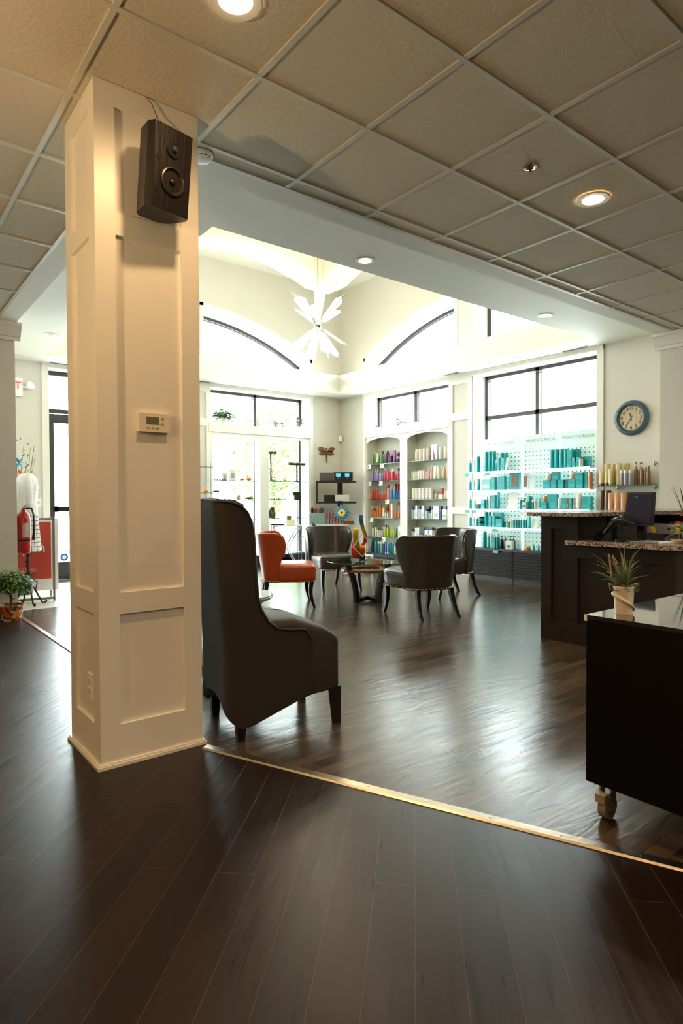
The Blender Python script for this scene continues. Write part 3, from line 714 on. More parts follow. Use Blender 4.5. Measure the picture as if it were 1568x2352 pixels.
# ------------------------------------------------------------------ tall wing chair
def wing_chair():
    t = thing('wing_chair', 'tall dark taupe wingback chair standing beside the white pillar', 'chair', (1.471, 2.654, 0), R(-9.64))
    W = .45
    import bisect
    ub = [(-.3, 1.165), (-.04, 1.165), (-.01, 1.158), (.02, 1.140), (.044, 1.112), (.062, 1.070), (.072, 1.0), (.074, .90), (.076, .80), (.082, .70), (.098, .636), (.135, .572), (.18, .535), (.25, .52), (.30, .52), (.335, .512), (.358, .485), (.366, .45)]
    def ztop(u):
        for (a, za), (b_, zb) in zip(ub, ub[1:]):
            if a <= u <= b_: return za+(zb-za)*(u-a)/(b_-a)
        return ub[-1][1]
    def zbot(u): # along the side
        pts = [(-.02, .07), (.045, .075), (.149, .112), (.306, .167), (.40, .19), (.6, .2)]
        if u < pts[0][0]: return pts[0][1]
        for (a, za), (b_, zb) in zip(pts, pts[1:]):
            if a <= u <= b_: return za+(zb-za)*(u-a)/(b_-a)
        return .2
    # plan path: right side front -> rear corner -> back -> left side front
    us = [.366, .358, .335, .30, .25, .18, .135, .098, .082, .076, .074, .072, .068, .062, .054, .044, .033, .02, .005]
    path = [(u, -.03, 'side') for u in us]
    rc = .085
    for k in range(1, 8):
        a = k/8*PI/2; path.append((.012-rc*math.sin(a), -.03+rc*(1-math.cos(a)), 'c%g' % (k/8)))
    nb = 12
    for k in range(nb+1): path.append((.012-rc, -.03+rc+(W+.06-2*rc)*k/nb, 'back'))
    mirror = [(u, W-v, s) for (u, v, s) in path[:len(us)+7]][::-1]
    path = path + mirror
    cols = []
    for (u, v, s) in path:
        zt = ztop(u)
        if s == 'back': zt = 1.162+.012*(1-((v-W/2)/(W/2))**2)
        if s == 'side': zb = zbot(u)
        else:
            c = min(1, abs(v-W/2)/(W/2+.03)); zb = .07+.13*(1-c**2.2)
        cols.append((u, v, zb, zt))
    NV = 14; th = .065
    cen = Vector((.10, W/2))
    def pt(c, q, inner):
        u, v, zb, zt = c; z = zb+(zt-zb)*q
        lean = (.02 if u > .03 else 0.02+.03*min(1, (.03-u)/.08))*max(0, z-.45)/.7
        bulge = .015*math.sin(min(1, max(0, (z-.75)/.4))*PI)
        uu = u
        if inner:
            k = th
            if v <= .055: v = v+k if u > .0 else v+k*.8; 
            elif v >= W-.055: v = v-k if u > .0 else v-k*.8
            if u < .0: uu = u+k
            z = min(z, zt)
        return Vector((uu-lean, v, z))
    b = MB(); o_ = [[b.bm.verts.new(pt(c, j/NV, False)) for c in cols] for j in range(NV+1)]
    i_ = [[b.bm.verts.new(pt(c, j/NV, True)) for c in cols] for j in range(NV+1)]
    F = b.bm.faces.new; n = len(cols)
    for j in range(NV):
        for i in range(n-1):
            F((o_[j][i], o_[j][i+1], o_[j+1][i+1], o_[j+1][i])); F((i_[j][i], i_[j+1][i], i_[j+1][i+1], i_[j][i+1]))
    for i in range(n-1):
        F((o_[NV][i], o_[NV][i+1], i_[NV][i+1], i_[NV][i])); F((o_[0][i], i_[0][i], i_[0][i+1], o_[0][i+1]))
    for j in range(NV):
        F((o_[j][0], o_[j+1][0], i_[j+1][0], i_[j][0])); F((o_[j][n-1], i_[j][n-1], i_[j+1][n-1], o_[j+1][n-1]))
    ob = b.build('wingback_shell', M_brown_fabric, t, smooth=70)
    b = MB(); b.tube([pt(c, 1, False)+Vector((0, 0, .004)) for c in cols], .007, 8); b.build('piping', M_brown_fabric, t, smooth=60)
    b = MB(); b.tube([(pt(c, 1, False)+pt(c, 1, True))/2+Vector((0, 0, -.006)) for c in cols], .022, 10); b.build('padded_edge', M_brown_fabric, t, smooth=60)
    # seat block with crowned top
    b = MB()
    def loop(ins, z0f, crown):
        pts = []
        for k in range(48):
            a = 2*PI*k/48; c, s = math.cos(a), math.sin(a)
            x = math.copysign(abs(c)**.22, c); y = math.copysign(abs(s)**.22, s)
            U = .28+(.27-ins)*x; V = W/2+(W/2+.022-ins)*y
            pts.append((U, V))
        return pts
    def ztopseat(U): 
        return .582-.02*((U-.22)/.2)**2 if U < .22 else .582-.125*((U-.22)/.33)**1.8
    loops = []
    L0 = loop(.0, 0, 0)
    loops.append([Vector((u, v, max(.17, zbot(u)) if u < .5 else .19)) for u, v in L0])
    loops.append([Vector((u, v, ztopseat(u)-.035)) for u, v in L0])
    for ins, dz in ((.006, -.018), (.02, -.006), (.05, 0), (.12, .004), (.2, .006)):
        loops.append([Vector((u, v, ztopseat(u)+dz)) for u, v in loop(ins, 0, 0)])
    rv = [[b.bm.verts.new(p) for p in L] for L in loops]
    for a, c in zip(rv, rv[1:]):
        for k in range(48): b.bm.faces.new((a[k], a[(k+1) % 48], c[(k+1) % 48], c[k]))
    b.bm.faces.new(list(reversed(rv[0]))); b.bm.faces.new(rv[-1])
    b.build('seat', M_brown_fabric, t, smooth=60)
    for (u, v, h, su) in ((.515, .008, .20, .012), (.515, W-.008, .20, .012), (.0, .018, .13, .0), (.0, W-.018, .13, .0)):
        b = MB(); w1, w0 = .026, .018
        top = [(u+a*w1, v+c*w1, h) for a, c in ((-1, -1), (1, -1), (1, 1), (-1, 1))]; bot = [(u+su+a*w0, v+c*w0, .0) for a, c in ((-1, -1), (1, -1), (1, 1), (-1, 1))]
        A = [b.bm.verts.new(p) for p in top]; B = [b.bm.verts.new(p) for p in bot]
        for k in range(4): b.bm.faces.new((A[k], A[(k+1) % 4], B[(k+1) % 4], B[k]))
        b.bm.faces.new(A); b.bm.faces.new(list(reversed(B)))
        b.build('leg', M_leg, t, bevel=.002)
wing_chair()

# ------------------------------------------------------------------ small white pedestal table behind the wing chair
t = thing('side_table', 'round white side table with glass top behind the tall wingback chair', 'side table', (1.97, 3.62, 0))
M_wtab = mat('white_lacquer', (196, 194, 188), .25)
b = MB(); b.lathe([(.20, .515), (.235, .53), (.245, .545), (.24, .552), (.001, .552)], 48, cap=False); b.lathe([(.001, .53), (.2, .515)], 48, cap=False); b.build('table_top', M_wtab, t, smooth=40)
b = MB(); b.cyl((0, 0, .5525), .245, .006, 48); b.build('glass_top', mat('pale_glass_top', (214, 232, 226), .05, spec=.8), t, smooth=30)
for k in range(3):
    a = 2*PI*k/3+.5; c, s = math.cos(a), math.sin(a)
    b = MB(); b.prism([(.03, -.05, .53), (.12, -.05, .53), (.235, -.05, .14), (.19, -.05, .14)], (0, .1, 0), Matrix.Rotation(a, 4, 'Z')); b.build('support', M_wtab, t, bevel=.003)
b = MB(); b.cyl((0, 0, .125), .25, .022, 48); b.build('lower_disc', M_wtab, t, smooth=30)
for k in range(3):
    a = 2*PI*k/3+.5
    b = MB(); b.prism([(.16, -.03, .125), (.225, -.03, .125), (.215, -.03, 0), (.175, -.03, 0)], (0, .06, 0), Matrix.Rotation(a, 4, 'Z')); b.build('leg', M_blackwood, t)

# ------------------------------------------------------------------ coffee table and sculpture
TX, TY = 4.68, 5.45
t = thing('coffee_table', 'round glass coffee table with curved black legs and wooden ring', 'table', (TX, TY, 0))
b = MB(); b.cyl((0, 0, .462), .46, .010, 64); b.build('glass_top', glass('table_glass', (205, 235, 225)), t, smooth=30)
b = MB(); b.tube([(.46*math.cos(k/64*2*PI), .46*math.sin(k/64*2*PI), .467) for k in range(65)], .0052, 6); b.build('glass_edge', M_edge, t, smooth=60)
b = MB()
b.lathe([(.19, .355), (.19, .385), (.31, .385), (.31, .355), (.19, .355)], 48, cap=False); b.build('wooden_ring', mat('cherry_wood', (168, 88, 44), .25, vary=(.2, 6)), t, smooth=30)
for k in range(4):
    a = 2*PI*k/4 + .12; M = Matrix.Rotation(a, 4, 'Z')
    pr = []
    inn = []; outp = []
    for i in range(9):
        q = i/8; z = .46-.44*q if i < 8 else .0
        rr = .36-.15*math.sin(q*PI*.55)
        outp.append((rr, -.022, .46*(1-q))); inn.append((rr-.055, -.022, .46*(1-q)))
    b = MB(); b.prism(outp+inn[::-1], (0, .044, 0), M); b.prism([(.01, -.02, .02), (.20, -.02, .0), (.20, -.02, .045), (.01, -.02, .065)], (0, .04, 0), M)
    b.build('leg', M_blackwood, t, bevel=.002)
# ribbon sculpture
t = thing('ribbon_sculpture', 'twisting rainbow ribbon sculpture with white square outlines on the coffee table', 'sculpture', (TX-.03, TY+.05, .472), R(-38))
def ribbon(pts, w, name, stops):
    b = MB(); rows = []
    for i, (x, z, y) in enumerate(pts):
        rows.append([Vector((x-w/2, y, z)), Vector((x+w/2, y+.0, z))])
    # smooth subdivision of the path
    P = [Vector(p) for p in [(x, y, z) for x, z, y in pts]]
    fine = []
    for i in range(len(P)-1):
        p0, p1, p2, p3 = P[max(i-1, 0)], P[i], P[i+1], P[min(i+2, len(P)-1)]
        for k in range(6):
            q = k/6; fine.append(.5*((2*p1)+(-p0+p2)*q+(2*p0-5*p1+4*p2-p3)*q*q+(-p0+3*p1-3*p2+p3)*q**3))
    fine.append(P[-1])
    A = [[b.bm.verts.new(p+Vector((sx*w*.62, sy*.006, 0))) for sx, sy in ((-1, -1), (1, -1), (1, 1), (-1, 1))] for p in fine]
    for a, c in zip(A, A[1:]):
        for k in range(4): b.bm.faces.new((a[k], a[(k+1) % 4], c[(k+1) % 4], c[k]))
    b.bm.faces.new(A[0]); b.bm.faces.new(list(reversed(A[-1])))
    m = bpy.data.materials.new(name); m.use_nodes = True; nt = m.node_tree; bs = nt.nodes['Principled BSDF']; bs.inputs['Roughness'].default_value = .25
    tc = nt.nodes.new('ShaderNodeTexCoord'); sp = nt.nodes.new('ShaderNodeSeparateXYZ'); nt.links.new(tc.outputs['Object'], sp.inputs[0])
    mr = nt.nodes.new('ShaderNodeMapRange'); mr.inputs[1].default_value = 0; mr.inputs[2].default_value = .55; nt.links.new(sp.outputs[2], mr.inputs[0])
    cr = nt.nodes.new('ShaderNodeValToRGB'); nt.links.new(mr.outputs[0], cr.inputs[0]); nt.links.new(cr.outputs[0], bs.inputs['Base Color'])
    e = cr.color_ramp.elements; e[0].position = stops[0][0]; e[0].color = lin(stops[0][1]); e[1].position = stops[-1][0]; e[1].color = lin(stops[-1][1])
    for p_, c_ in stops[1:-1]: n_ = e.new(p_); n_.color = lin(c_)
    b.build('ribbon', m, t, smooth=50)
ribbon([(.0, .0, 0), (.0, .08, 0), (.0, .14, -.02), (.0, .175, 0), (.0, .14, .03), (.0, .08, .04)], .05, 'ribbon_fire', [(0, (40, 14, 12)), (.08, (90, 20, 14)), (.2, (215, 70, 25)), (.33, (245, 170, 20))])
ribbon([(.01, .0, .03), (-.03, .06, .02), (-.05, .14, -.01), (-.075, .24, .0), (-.075, .33, .0), (-.075, .37, .02), (-.07, .33, .04)], .05, 'ribbon_gold', [(0, (90, 90, 30)), (.3, (130, 120, 25)), (.5, (175, 140, 10)), (.68, (235, 195, 20))])
ribbon([(-.04, .02, .0), (-.085, .05, -.02), (-.10, .12, -.02), (-.09, .2, 0), (-.06, .25, .03)], .046, 'ribbon_red', [(0, (150, 40, 20)), (.2, (215, 50, 30)), (.45, (235, 90, 40))])
ribbon([(.0, .17, .02), (.03, .22, .0), (.035, .29, -.02), (.005, .38, -.02), (-.015, .47, -.01), (-.015, .53, .0), (-.015, .50, .02)], .036, 'ribbon_blue', [(.3, (230, 90, 70)), (.5, (200, 70, 30)), (.66, (150, 160, 50)), (.8, (50, 70, 110)), (.95, (0, 130, 190))])
b = MB()
q = [(-.11, .16), (.0, .31), (.10, .2), (.0, .045)]
for i in range(4): b.tube([(q[i][0], -.035, q[i][1]), (q[(i+1) % 4][0], -.035, q[(i+1) % 4][1])], .005, 6)
q = [(-.12, .16), (-.03, .05), (.03, .02), (-.05, .26)]
for i in range(3): b.tube([(q[i][0], .03, q[i][1]), (q[(i+1) % 4][0], .03, q[(i+1) % 4][1])], .004, 6)
b.build('square_outline', M_paper, t)
b = MB(); b.cyl((0, 0, 0), .05, .012, 24); b.build('base', M_black, t)

# ------------------------------------------------------------------ products
PM = {}
def pmat(c):
    k = tuple(c)
    if k not in PM: PM[k] = mat('product_%02x%02x%02x' % k, c, .35, vary=(.04, 20), coat=.2)
    return PM[k]
MESHC = {}
def pm(kind, h, r, key=0):
    k = (kind, round(h, 3), round(r, 3), key)
    if k in MESHC: return MESHC[k]
    out = []
    if kind == 'cone':        # tapered bottle with slim nozzle cap
        b = MB(); b.lathe([(r*.9, 0), (r, .004), (r*.98, h*.35), (r*.78, h*.62), (r*.5, h*.74), (r*.42, h*.76)], 14); out.append(('bottle_body', b, 0))
        b = MB(); b.lathe([(r*.44, h*.76), (r*.40, h*.84), (r*.22, h), (r*.12, h)], 12); out.append(('cap', b, 1))
    elif kind == 'bottle':
        b = MB(); b.lathe([(r*.92, 0), (r, .004), (r, h*.70), (r*.85, h*.76), (r*.4, h*.79)], 14); out.append(('bottle_body', b, 0))
        b = MB(); b.lathe([(r*.5, h*.79), (r*.5, h)], 12); out.append(('cap', b, 1))
    elif kind == 'capbottle': # straight bottle with full-width cap
        b = MB(); b.lathe([(r*.92, 0), (r, .004), (r, h*.78)], 14); out.append(('bottle_body', b, 0))
        b = MB(); b.lathe([(r*.92, h*.78), (r*.92, h*.98), (r*.8, h)], 14); out.append(('cap', b, 1))
    elif kind == 'pump':
        b = MB(); b.lathe([(r*.92, 0), (r, .004), (r, h*.60), (r*.8, h*.66), (r*.4, h*.69)], 14); out.append(('bottle_body', b, 0))
        b = MB(); b.lathe([(r*.42, h*.69), (r*.42, h*.76), (r*.12, h*.77), (r*.12, h*.9)], 10); b.box(-r*.3, r*.3, -r*.2, r*.2, h*.9, h*.96); b.box(-r*1.1, 0, -r*.12, r*.12, h*.915, h*.95); out.append(('pump_head', b, 1))
    elif kind == 'can':
        b = MB(); b.lathe([(r*.95, 0), (r, .005), (r, h*.76)], 16); out.append(('can_body', b, 0))
        b = MB(); b.lathe([(r*.98, h*.76), (r*.98, h*.94), (r*.8, h*.985), (r*.3, h)], 16); out.append(('cap', b, 1))
    elif kind == 'tube':
        b = MB()
        n = 14; rings = []
        for q in (0, .25, .5, .75, 1):
            z = h*.14+h*.86*q; a_ = r*(1-.0*q)*(1+.12*q); b_ = r*(1-q)*.75+.003
            rings.append([b.bm.verts.new((b_*math.sin(2*PI*k/n), a_*math.cos(2*PI*k/n), z)) for k in range(n)])
        for A, B in zip(rings, rings[1:]):
            for k in range(n): b.bm.faces.new((A[k], A[(k+1) % n], B[(k+1) % n], B[k]))
        b.bm.faces.new(rings[0]); b.bm.faces.new(rings[-1]); out.append(('tube_body', b, 0))
        b = MB(); b.lathe([(r*.78, 0), (r*.8, h*.14)], 14); out.append(('cap', b, 1))
    elif kind == 'jar':
        b = MB(); b.lathe([(r*.94, 0), (r, .004), (r, h*.64)], 18); out.append(('jar_body', b, 0))
        b = MB(); b.lathe([(r*1.02, h*.64), (r*1.02, h*.98), (r*.95, h)], 18); out.append(('lid', b, 1))
    elif kind == 'box':
        b = MB(); b.box(-.03, .03, -r, r, 0, h); out.append(('carton', b, 0))
        b = MB(); b.box(-.031, -.0302, -r*.7, r*.7, h*.18, h*.5); out.append(('label_panel', b, 1))
    out = [(n_, bb.mesh(kind+'_'+n_, None, 40), i_) for n_, bb, i_ in out]
    MESHC[k] = out; return out
NAMES = {'cone': 'bottle', 'bottle': 'bottle', 'capbottle': 'bottle', 'pump': 'pump_bottle', 'can': 'spray_can', 'tube': 'squeeze_tube', 'jar': 'jar', 'box': 'product_box'}
CATS = {'cone': 'bottle', 'bottle': 'bottle', 'capbottle': 'bottle', 'pump': 'bottle', 'can': 'can', 'tube': 'tube', 'jar': 'jar', 'box': 'box'}
MCACHE = {}
def product(kind, pos, h, r, c1, c2, label, group, rz=0):
    t = bpy.data.objects.new(NAMES[kind], None); col.objects.link(t); t.empty_display_size = .05
    t.location = pos; t.rotation_euler = (0, 0, rz); tag(t, label, CATS[kind], group)
    for n_, me, i_ in pm(kind, h, r):
        c = (c1, c2)[i_]; k = (me.name, c)
        if k not in MCACHE:
            m2 = me.copy(); m2.materials.append(pmat(c)); MCACHE[k] = m2
        put(n_, MCACHE[k], t)
    return t
def shelf_row(items, where, group, z, ymap, xfront, rz=0):
    """items: (t, kind, h, r, c1, c2, adjective, row) ; ordered left to right"""
    counts = {}
    for it in items: counts[it[6]] = counts.get(it[6], 0)+1
    seen = {}
    for it in items:
        tt, kind, h, r, c1, c2, adj, back = it
        seen[adj] = seen.get(adj, 0)+1
        n_, tot = seen[adj], counts[adj]
        if tot == 1: lab = 'the %s on %s' % (adj, where)
        elif n_ == tot and tot > 2: lab = 'rightmost %s on %s' % (adj, where)
        elif n_ == 1: lab = 'leftmost %s on %s' % (adj, where)
        elif tot == 2: lab = 'right one of two, %s on %s' % (adj, where)
        else: lab = '%s %s from the left on %s' % (ORD[n_-1], adj, where)
        product(kind, (xfront+(back if back else 0), ymap(tt), z), h, r, c1, c2, lab, group, rz)

# ---- arched unit (right wall) and jewellery unit (left wall)
GREEN=(104,150,84); DGREEN=(52,92,60); CREAM=(238,232,214); PURP=(112,58,120); DPURP=(84,34,92); LAV=(160,140,196); PINKR=(214,76,110); RED=(214,62,52); DRED=(150,30,36)
BLUE=(70,140,196); NAVY=(34,52,110); ORNG=(226,130,50); DORNG=(190,96,36); WHITE=(240,240,238); LIME=(182,200,60); TEAL=(20,150,150); TEAL2=(60,180,175); BEIGE=(226,214,196); SILV=(188,188,186); BLK=(24,24,26)
PINKC=(240,222,212); OLIVE=(196,196,150); TAN=(214,184,152); AQUA=(0,164,170); AQUA2=(40,186,188); AMBER=(224,150,80)

def wall_unit(side, label, back, kindname):
    f = mapper(side)
    t = thing('display_unit', label, 'shelving')
    b = MB()
    abox(b, side, .742, .775, .0, .27, .2, 2.46); abox(b, side, 1.655, 1.83, -.004, .02, .2, 2.46); abox(b, side, 1.70, 1.78, .02, .27, .2, 2.46); abox(b, side, 2.745, 2.778, 0, .27, .2, 2.46)
    abox(b, side, .70, 2.82, -.03, .27, 2.33, 2.47)
    b.build('frame', M_white, t)
    for a0, a1 in ((.775, 1.655), (1.83, 2.745)):
        b = MB(); n = 20; mid = (a0+a1)/2; hw = (a1-a0)/2
        poly = [f(a0, -.002, 2.33)] + [f(a0+(a1-a0)*i/n, -.002, 2.195+.105*math.sqrt(max(0, 1-((a0+(a1-a0)*i/n-mid)/hw*.98)**2))) for i in range(n+1)] + [f(a1, -.002, 2.33)]
        b.prism(poly, Vector(f(0, .018, 0))-Vector(f(0, 0, 0))); b.build('arched_valance', M_white, t)
    if back:
        b = MB(); abox(b, side, .775, 2.745, .255, .27, .2, 2.4); b.build('back_panel', mat('shelf_back_paint', (206, 206, 192), .6), t)
    for z in (.51, .853, 1.185, 1.52, 1.835):
        if not back and z > 1.6: continue
        for a0, a1 in ((.778, 1.698), (1.782, 2.742)):
            b = MB(); abox(b, side, a0, a1, .015, .25, z-.008, z); sh = b.build('glass_shelf', M_cleartint, t)
            b = MB(); abox(b, side, a0, a1, .0135, .0165, z-.009, z); b.build('glass_edge', M_edge, sh)
    b = MB(); abox(b, side, .742, 2.778, -.005, .27, 0, .2); b.build('plinth', M_blackwood, t)
    return t
wall_unit('right', 'white built in unit with two arched bays of glass product shelves', True, '')
wall_unit('left', 'white built in window unit with glass jewellery shelves and centre post', False, '')

GL = 'hair products in the left arched bay'; GR_ = 'hair products in the right arched bay'
ymapL = lambda q: 8.725-(8.725-7.845)*q
XF = 7.585
def row(spec, where, group, z, ymap, x=XF):
    shelf_row(spec, where, group, z+.0005, ymap, x)
def n5(zx): return (zx-20)/1345
def n8(zx): return (zx-12)/615
S1 = 'top shelf of left arched bay'
row([(n5(q), k, h, r, a, c, adj, bk) for q, k, h, r, a, c, adj, bk in [
 (125,'cone',.235,.026,GREEN,SILV,'green nozzle bottle',0),(225,'cone',.225,.022,GREEN,SILV,'green nozzle bottle',0),(310,'tube',.20,.026,(190,200,150),DGREEN,'cream green tube',0),(400,'cone',.20,.018,DGREEN,SILV,'dark green nozzle bottle',0),(485,'cone',.225,.024,GREEN,SILV,'green nozzle bottle',0),(555,'cone',.17,.017,DGREEN,SILV,'dark green nozzle bottle',0),
 (400,'capbottle',.235,.028,DGREEN,DGREEN,'back row dark green bottle',.075),(600,'capbottle',.235,.026,DGREEN,BLK,'back row dark green bottle',.075),
 (690,'cone',.245,.026,PURP,SILV,'purple nozzle bottle',0),(810,'cone',.235,.026,PURP,SILV,'purple nozzle bottle',0),(895,'capbottle',.16,.024,DPURP,(216,170,210),'short purple bottle with pink cap',0),(1020,'tube',.225,.034,PURP,DPURP,'purple tube',0),(1160,'jar',.10,.030,DPURP,(216,180,206),'purple jar',0),(1240,'cone',.165,.017,DPURP,SILV,'small purple bottle',0),(1325,'cone',.165,.017,DPURP,SILV,'small purple bottle',0),(1250,'can',.22,.03,DPURP,DPURP,'back row purple can',.08)]], S1, GL, 1.835, ymapL)
product('jar', (XF, ymapL(n5(1160)), 1.936), .10, .030, DPURP, (216, 180, 206), 'purple jar stacked on another on the top shelf of left arched bay', GL)
S2 = 'second shelf of left arched bay'
row([(n5(q), k, h, r, a, c, adj, bk) for q, k, h, r, a, c, adj, bk in [
 (110,'cone',.235,.028,LAV,SILV,'tall lavender bottle',0),(225,'cone',.225,.027,LAV,SILV,'tall lavender bottle',0),(320,'cone',.225,.024,LAV,SILV,'tall lavender bottle',0),(405,'cone',.15,.017,LAV,SILV,'small lavender bottle',0),(468,'cone',.15,.017,LAV,SILV,'small lavender bottle',0),(530,'cone',.15,.016,LAV,SILV,'small lavender bottle',0),(390,'cone',.225,.02,LAV,SILV,'back row lavender bottle',.07),
 (630,'cone',.25,.03,PINKR,SILV,'tall pink bottle',0),(750,'cone',.25,.029,PINKR,SILV,'tall pink bottle',0),(845,'cone',.215,.02,(226,82,84),SILV,'slim coral bottle',0),(945,'bottle',.21,.032,PINKR,CREAM,'wide pink bottle',0),(1050,'cone',.135,.019,PINKR,SILV,'small pink bottle',0),(1145,'cone',.17,.018,PINKR,SILV,'small pink bottle',0),(1215,'cone',.17,.018,PINKR,SILV,'small pink bottle',0),(1310,'capbottle',.215,.022,PINKR,WHITE,'pink bottle with white cap',0),(1060,'capbottle',.215,.03,DRED,DRED,'back row deep red bottle',.08)]], S2, GL, 1.52, ymapL)
S3 = 'third shelf of left arched bay'
row([(n8(q), k, h, r, a, c, adj, bk) for q, k, h, r, a, c, adj, bk in [
 (50,'cone',.235,.028,RED,SILV,'tall red bottle',0),(100,'cone',.225,.026,RED,SILV,'tall red bottle',0),(137,'cone',.215,.019,RED,SILV,'slim red bottle',0),(166,'cone',.15,.016,RED,SILV,'small red bottle',0),(192,'cone',.15,.016,RED,SILV,'small red bottle',0),(224,'cone',.13,.016,RED,SILV,'small red bottle',0),(255,'cone',.13,.016,RED,SILV,'small red bottle',0),(284,'cone',.13,.016,RED,SILV,'small red bottle',0),(315,'can',.235,.021,(226,90,84),RED,'red can',0),(352,'can',.27,.023,(240,190,184),DRED,'pale can with red cap',.0),
 (415,'cone',.24,.031,BLUE,SILV,'tall blue bottle',0),(470,'cone',.235,.029,BLUE,SILV,'tall blue bottle',0),(515,'cone',.21,.02,(40,120,180),SILV,'slim blue bottle',0),(550,'cone',.155,.018,BLUE,SILV,'small blue bottle',0),(590,'cone',.155,.018,BLUE,SILV,'small blue bottle',0),(420,'can',.28,.028,DRED,DRED,'back row dark red can',.09),(465,'can',.28,.028,DRED,DRED,'back row dark red can',.09),(515,'can',.28,.028,DRED,DRED,'back row dark red can',.09)]], S3, GL, 1.185, ymapL)
S4 = 'fourth shelf of left arched bay'
row([(n8(q), k, h, r, a, c, adj, bk) for q, k, h, r, a, c, adj, bk in [
 (45,'capbottle',.20,.021,ORNG,SILV,'orange bottle with grey cap',0),(88,'capbottle',.165,.021,ORNG,BLK,'orange bottle with black cap',0),(124,'cone',.20,.02,ORNG,SILV,'orange nozzle bottle',0),(160,'can',.215,.021,ORNG,ORNG,'orange can',0),(205,'can',.25,.026,ORNG,DORNG,'orange can',0),(258,'tube',.17,.022,WHITE,ORNG,'white tube',0),(300,'capbottle',.12,.02,WHITE,ORNG,'short white bottle',0),(345,'capbottle',.12,.022,WHITE,ORNG,'short white bottle',0),(392,'can',.27,.024,(230,150,100),ORNG,'tall peach can',0),(430,'box',.26,.019,WHITE,SILV,'white box',0),(490,'cone',.22,.024,ORNG,SILV,'orange nozzle bottle',0),(540,'cone',.15,.021,ORNG,WHITE,'small orange bottle',0),(583,'cone',.15,.021,ORNG,WHITE,'small orange bottle',0),
 (260,'can',.25,.03,DORNG,ORNG,'back row orange can',.09),(330,'can',.25,.03,DORNG,ORNG,'back row orange can',.09),(470,'can',.29,.026,SILV,DORNG,'back row silver can',.1),(525,'can',.29,.026,SILV,DORNG,'back row silver can',.1),(575,'can',.29,.026,SILV,DORNG,'back row silver can',.1)]], S4, GL, .853, ymapL)
S5 = 'fifth shelf of left arched bay'
row([(n8(q), k, h, r, a, c, adj, bk) for q, k, h, r, a, c, adj, bk in [
 (60,'bottle',.20,.022,CREAM,BLK,'cream bottle with black cap',0),(112,'bottle',.21,.022,CREAM,BLK,'cream bottle with black cap',.0),(155,'bottle',.155,.02,CREAM,BLK,'short cream bottle',0),(198,'bottle',.14,.02,CREAM,BLK,'short cream bottle',0),(240,'bottle',.14,.02,CREAM,BLK,'short cream bottle',0),(205,'bottle',.22,.024,CREAM,BLK,'back row cream bottle',.08),(255,'bottle',.21,.024,CREAM,BLK,'back row cream bottle',.08),
 (290,'cone',.235,.026,LIME,SILV,'tall lime bottle',0),(345,'cone',.235,.028,LIME,SILV,'tall lime bottle',0),(390,'cone',.215,.021,LIME,SILV,'slim lime bottle',0),(425,'cone',.165,.018,LIME,SILV,'small lime bottle',0),(460,'cone',.165,.018,LIME,SILV,'small lime bottle',0),(495,'cone',.16,.016,(110,110,60),BLK,'small dark olive bottle',0),(525,'cone',.16,.016,(110,110,60),BLK,'small dark olive bottle',0),(585,'box',.20,.055,WHITE,SILV,'square white box',0)]], S5, GL, .51, ymapL)
S6 = 'bottom shelf of left arched bay'
row([(n8(q), k, h, r, a, c, adj, bk) for q, k, h, r, a, c, adj, bk in [
 (45,'capbottle',.26,.026,NAVY,TEAL,'navy bottle',0),(120,'capbottle',.21,.024,TEAL,TEAL,'teal bottle',0),(170,'capbottle',.22,.024,TEAL2,WHITE,'pale teal bottle',0),(222,'capbottle',.22,.024,(170,184,180),WHITE,'grey green bottle',0),(265,'capbottle',.23,.02,(20,110,150),WHITE,'blue bottle',0),(298,'tube',.22,.02,(20,70,150),WHITE,'blue tube',0),(345,'tube',.22,.026,(40,120,190),WHITE,'blue tube',0),(392,'bottle',.27,.026,TEAL,CREAM,'tall teal bottle with cream cap',0),(430,'bottle',.24,.02,TEAL,WHITE,'teal bottle with white cap',0),(477,'capbottle',.20,.024,WHITE,BLUE,'white bottle',0),(526,'capbottle',.21,.024,CREAM,WHITE,'cream bottle',0),(580,'capbottle',.23,.024,TEAL,WHITE,'teal bottle with wide white cap',0)]], S6, GL, .20, ymapL)

ymapR = lambda q: 7.672-(7.672-6.76)*q
def r6(zx): return (zx-60)/1360
def r8(zx): return (zx-752)/735
W1 = 'top shelf of right arched bay'
row([(r6(q), k, h, r, a, c, adj, bk) for q, k, h, r, a, c, adj, bk in [
 (295,'capbottle',.205,.033,CREAM,CREAM,'cream cylinder bottle',0),(425,'capbottle',.205,.034,PINKC,CREAM,'blush cylinder bottle',0),(555,'capbottle',.205,.032,CREAM,CREAM,'cream cylinder bottle',0),(690,'capbottle',.21,.036,PINKC,CREAM,'blush cylinder bottle',0),(1100,'capbottle',.205,.036,WHITE,CREAM,'white cylinder bottle',0),(1265,'capbottle',.205,.036,CREAM,CREAM,'cream cylinder bottle',0),(1385,'capbottle',.19,.034,CREAM,WHITE,'cream cylinder bottle',0)]], W1, GR_, 1.835, ymapR)
t = thing('picture_card', 'white standing card with a dark pink figure, top shelf of right arched bay', 'sign', (7.57, ymapR(r6(900)), 1.8355))
b = MB(); b.box(-.002, .002, -.068, .068, 0, .255); b.build('card', M_paper, t)
b = MB(); b.prism([(-.003, .02, .0), (-.003, -.04, .0), (-.003, -.02, .08), (-.003, .0, .12), (-.003, .01, .19), (-.003, .022, .12), (-.003, .03, .07)], (.0005, 0, 0)); b.build('printed_figure', mat('print_plum', (150, 90, 110), .6), t)
W2 = 'second shelf of right arched bay'
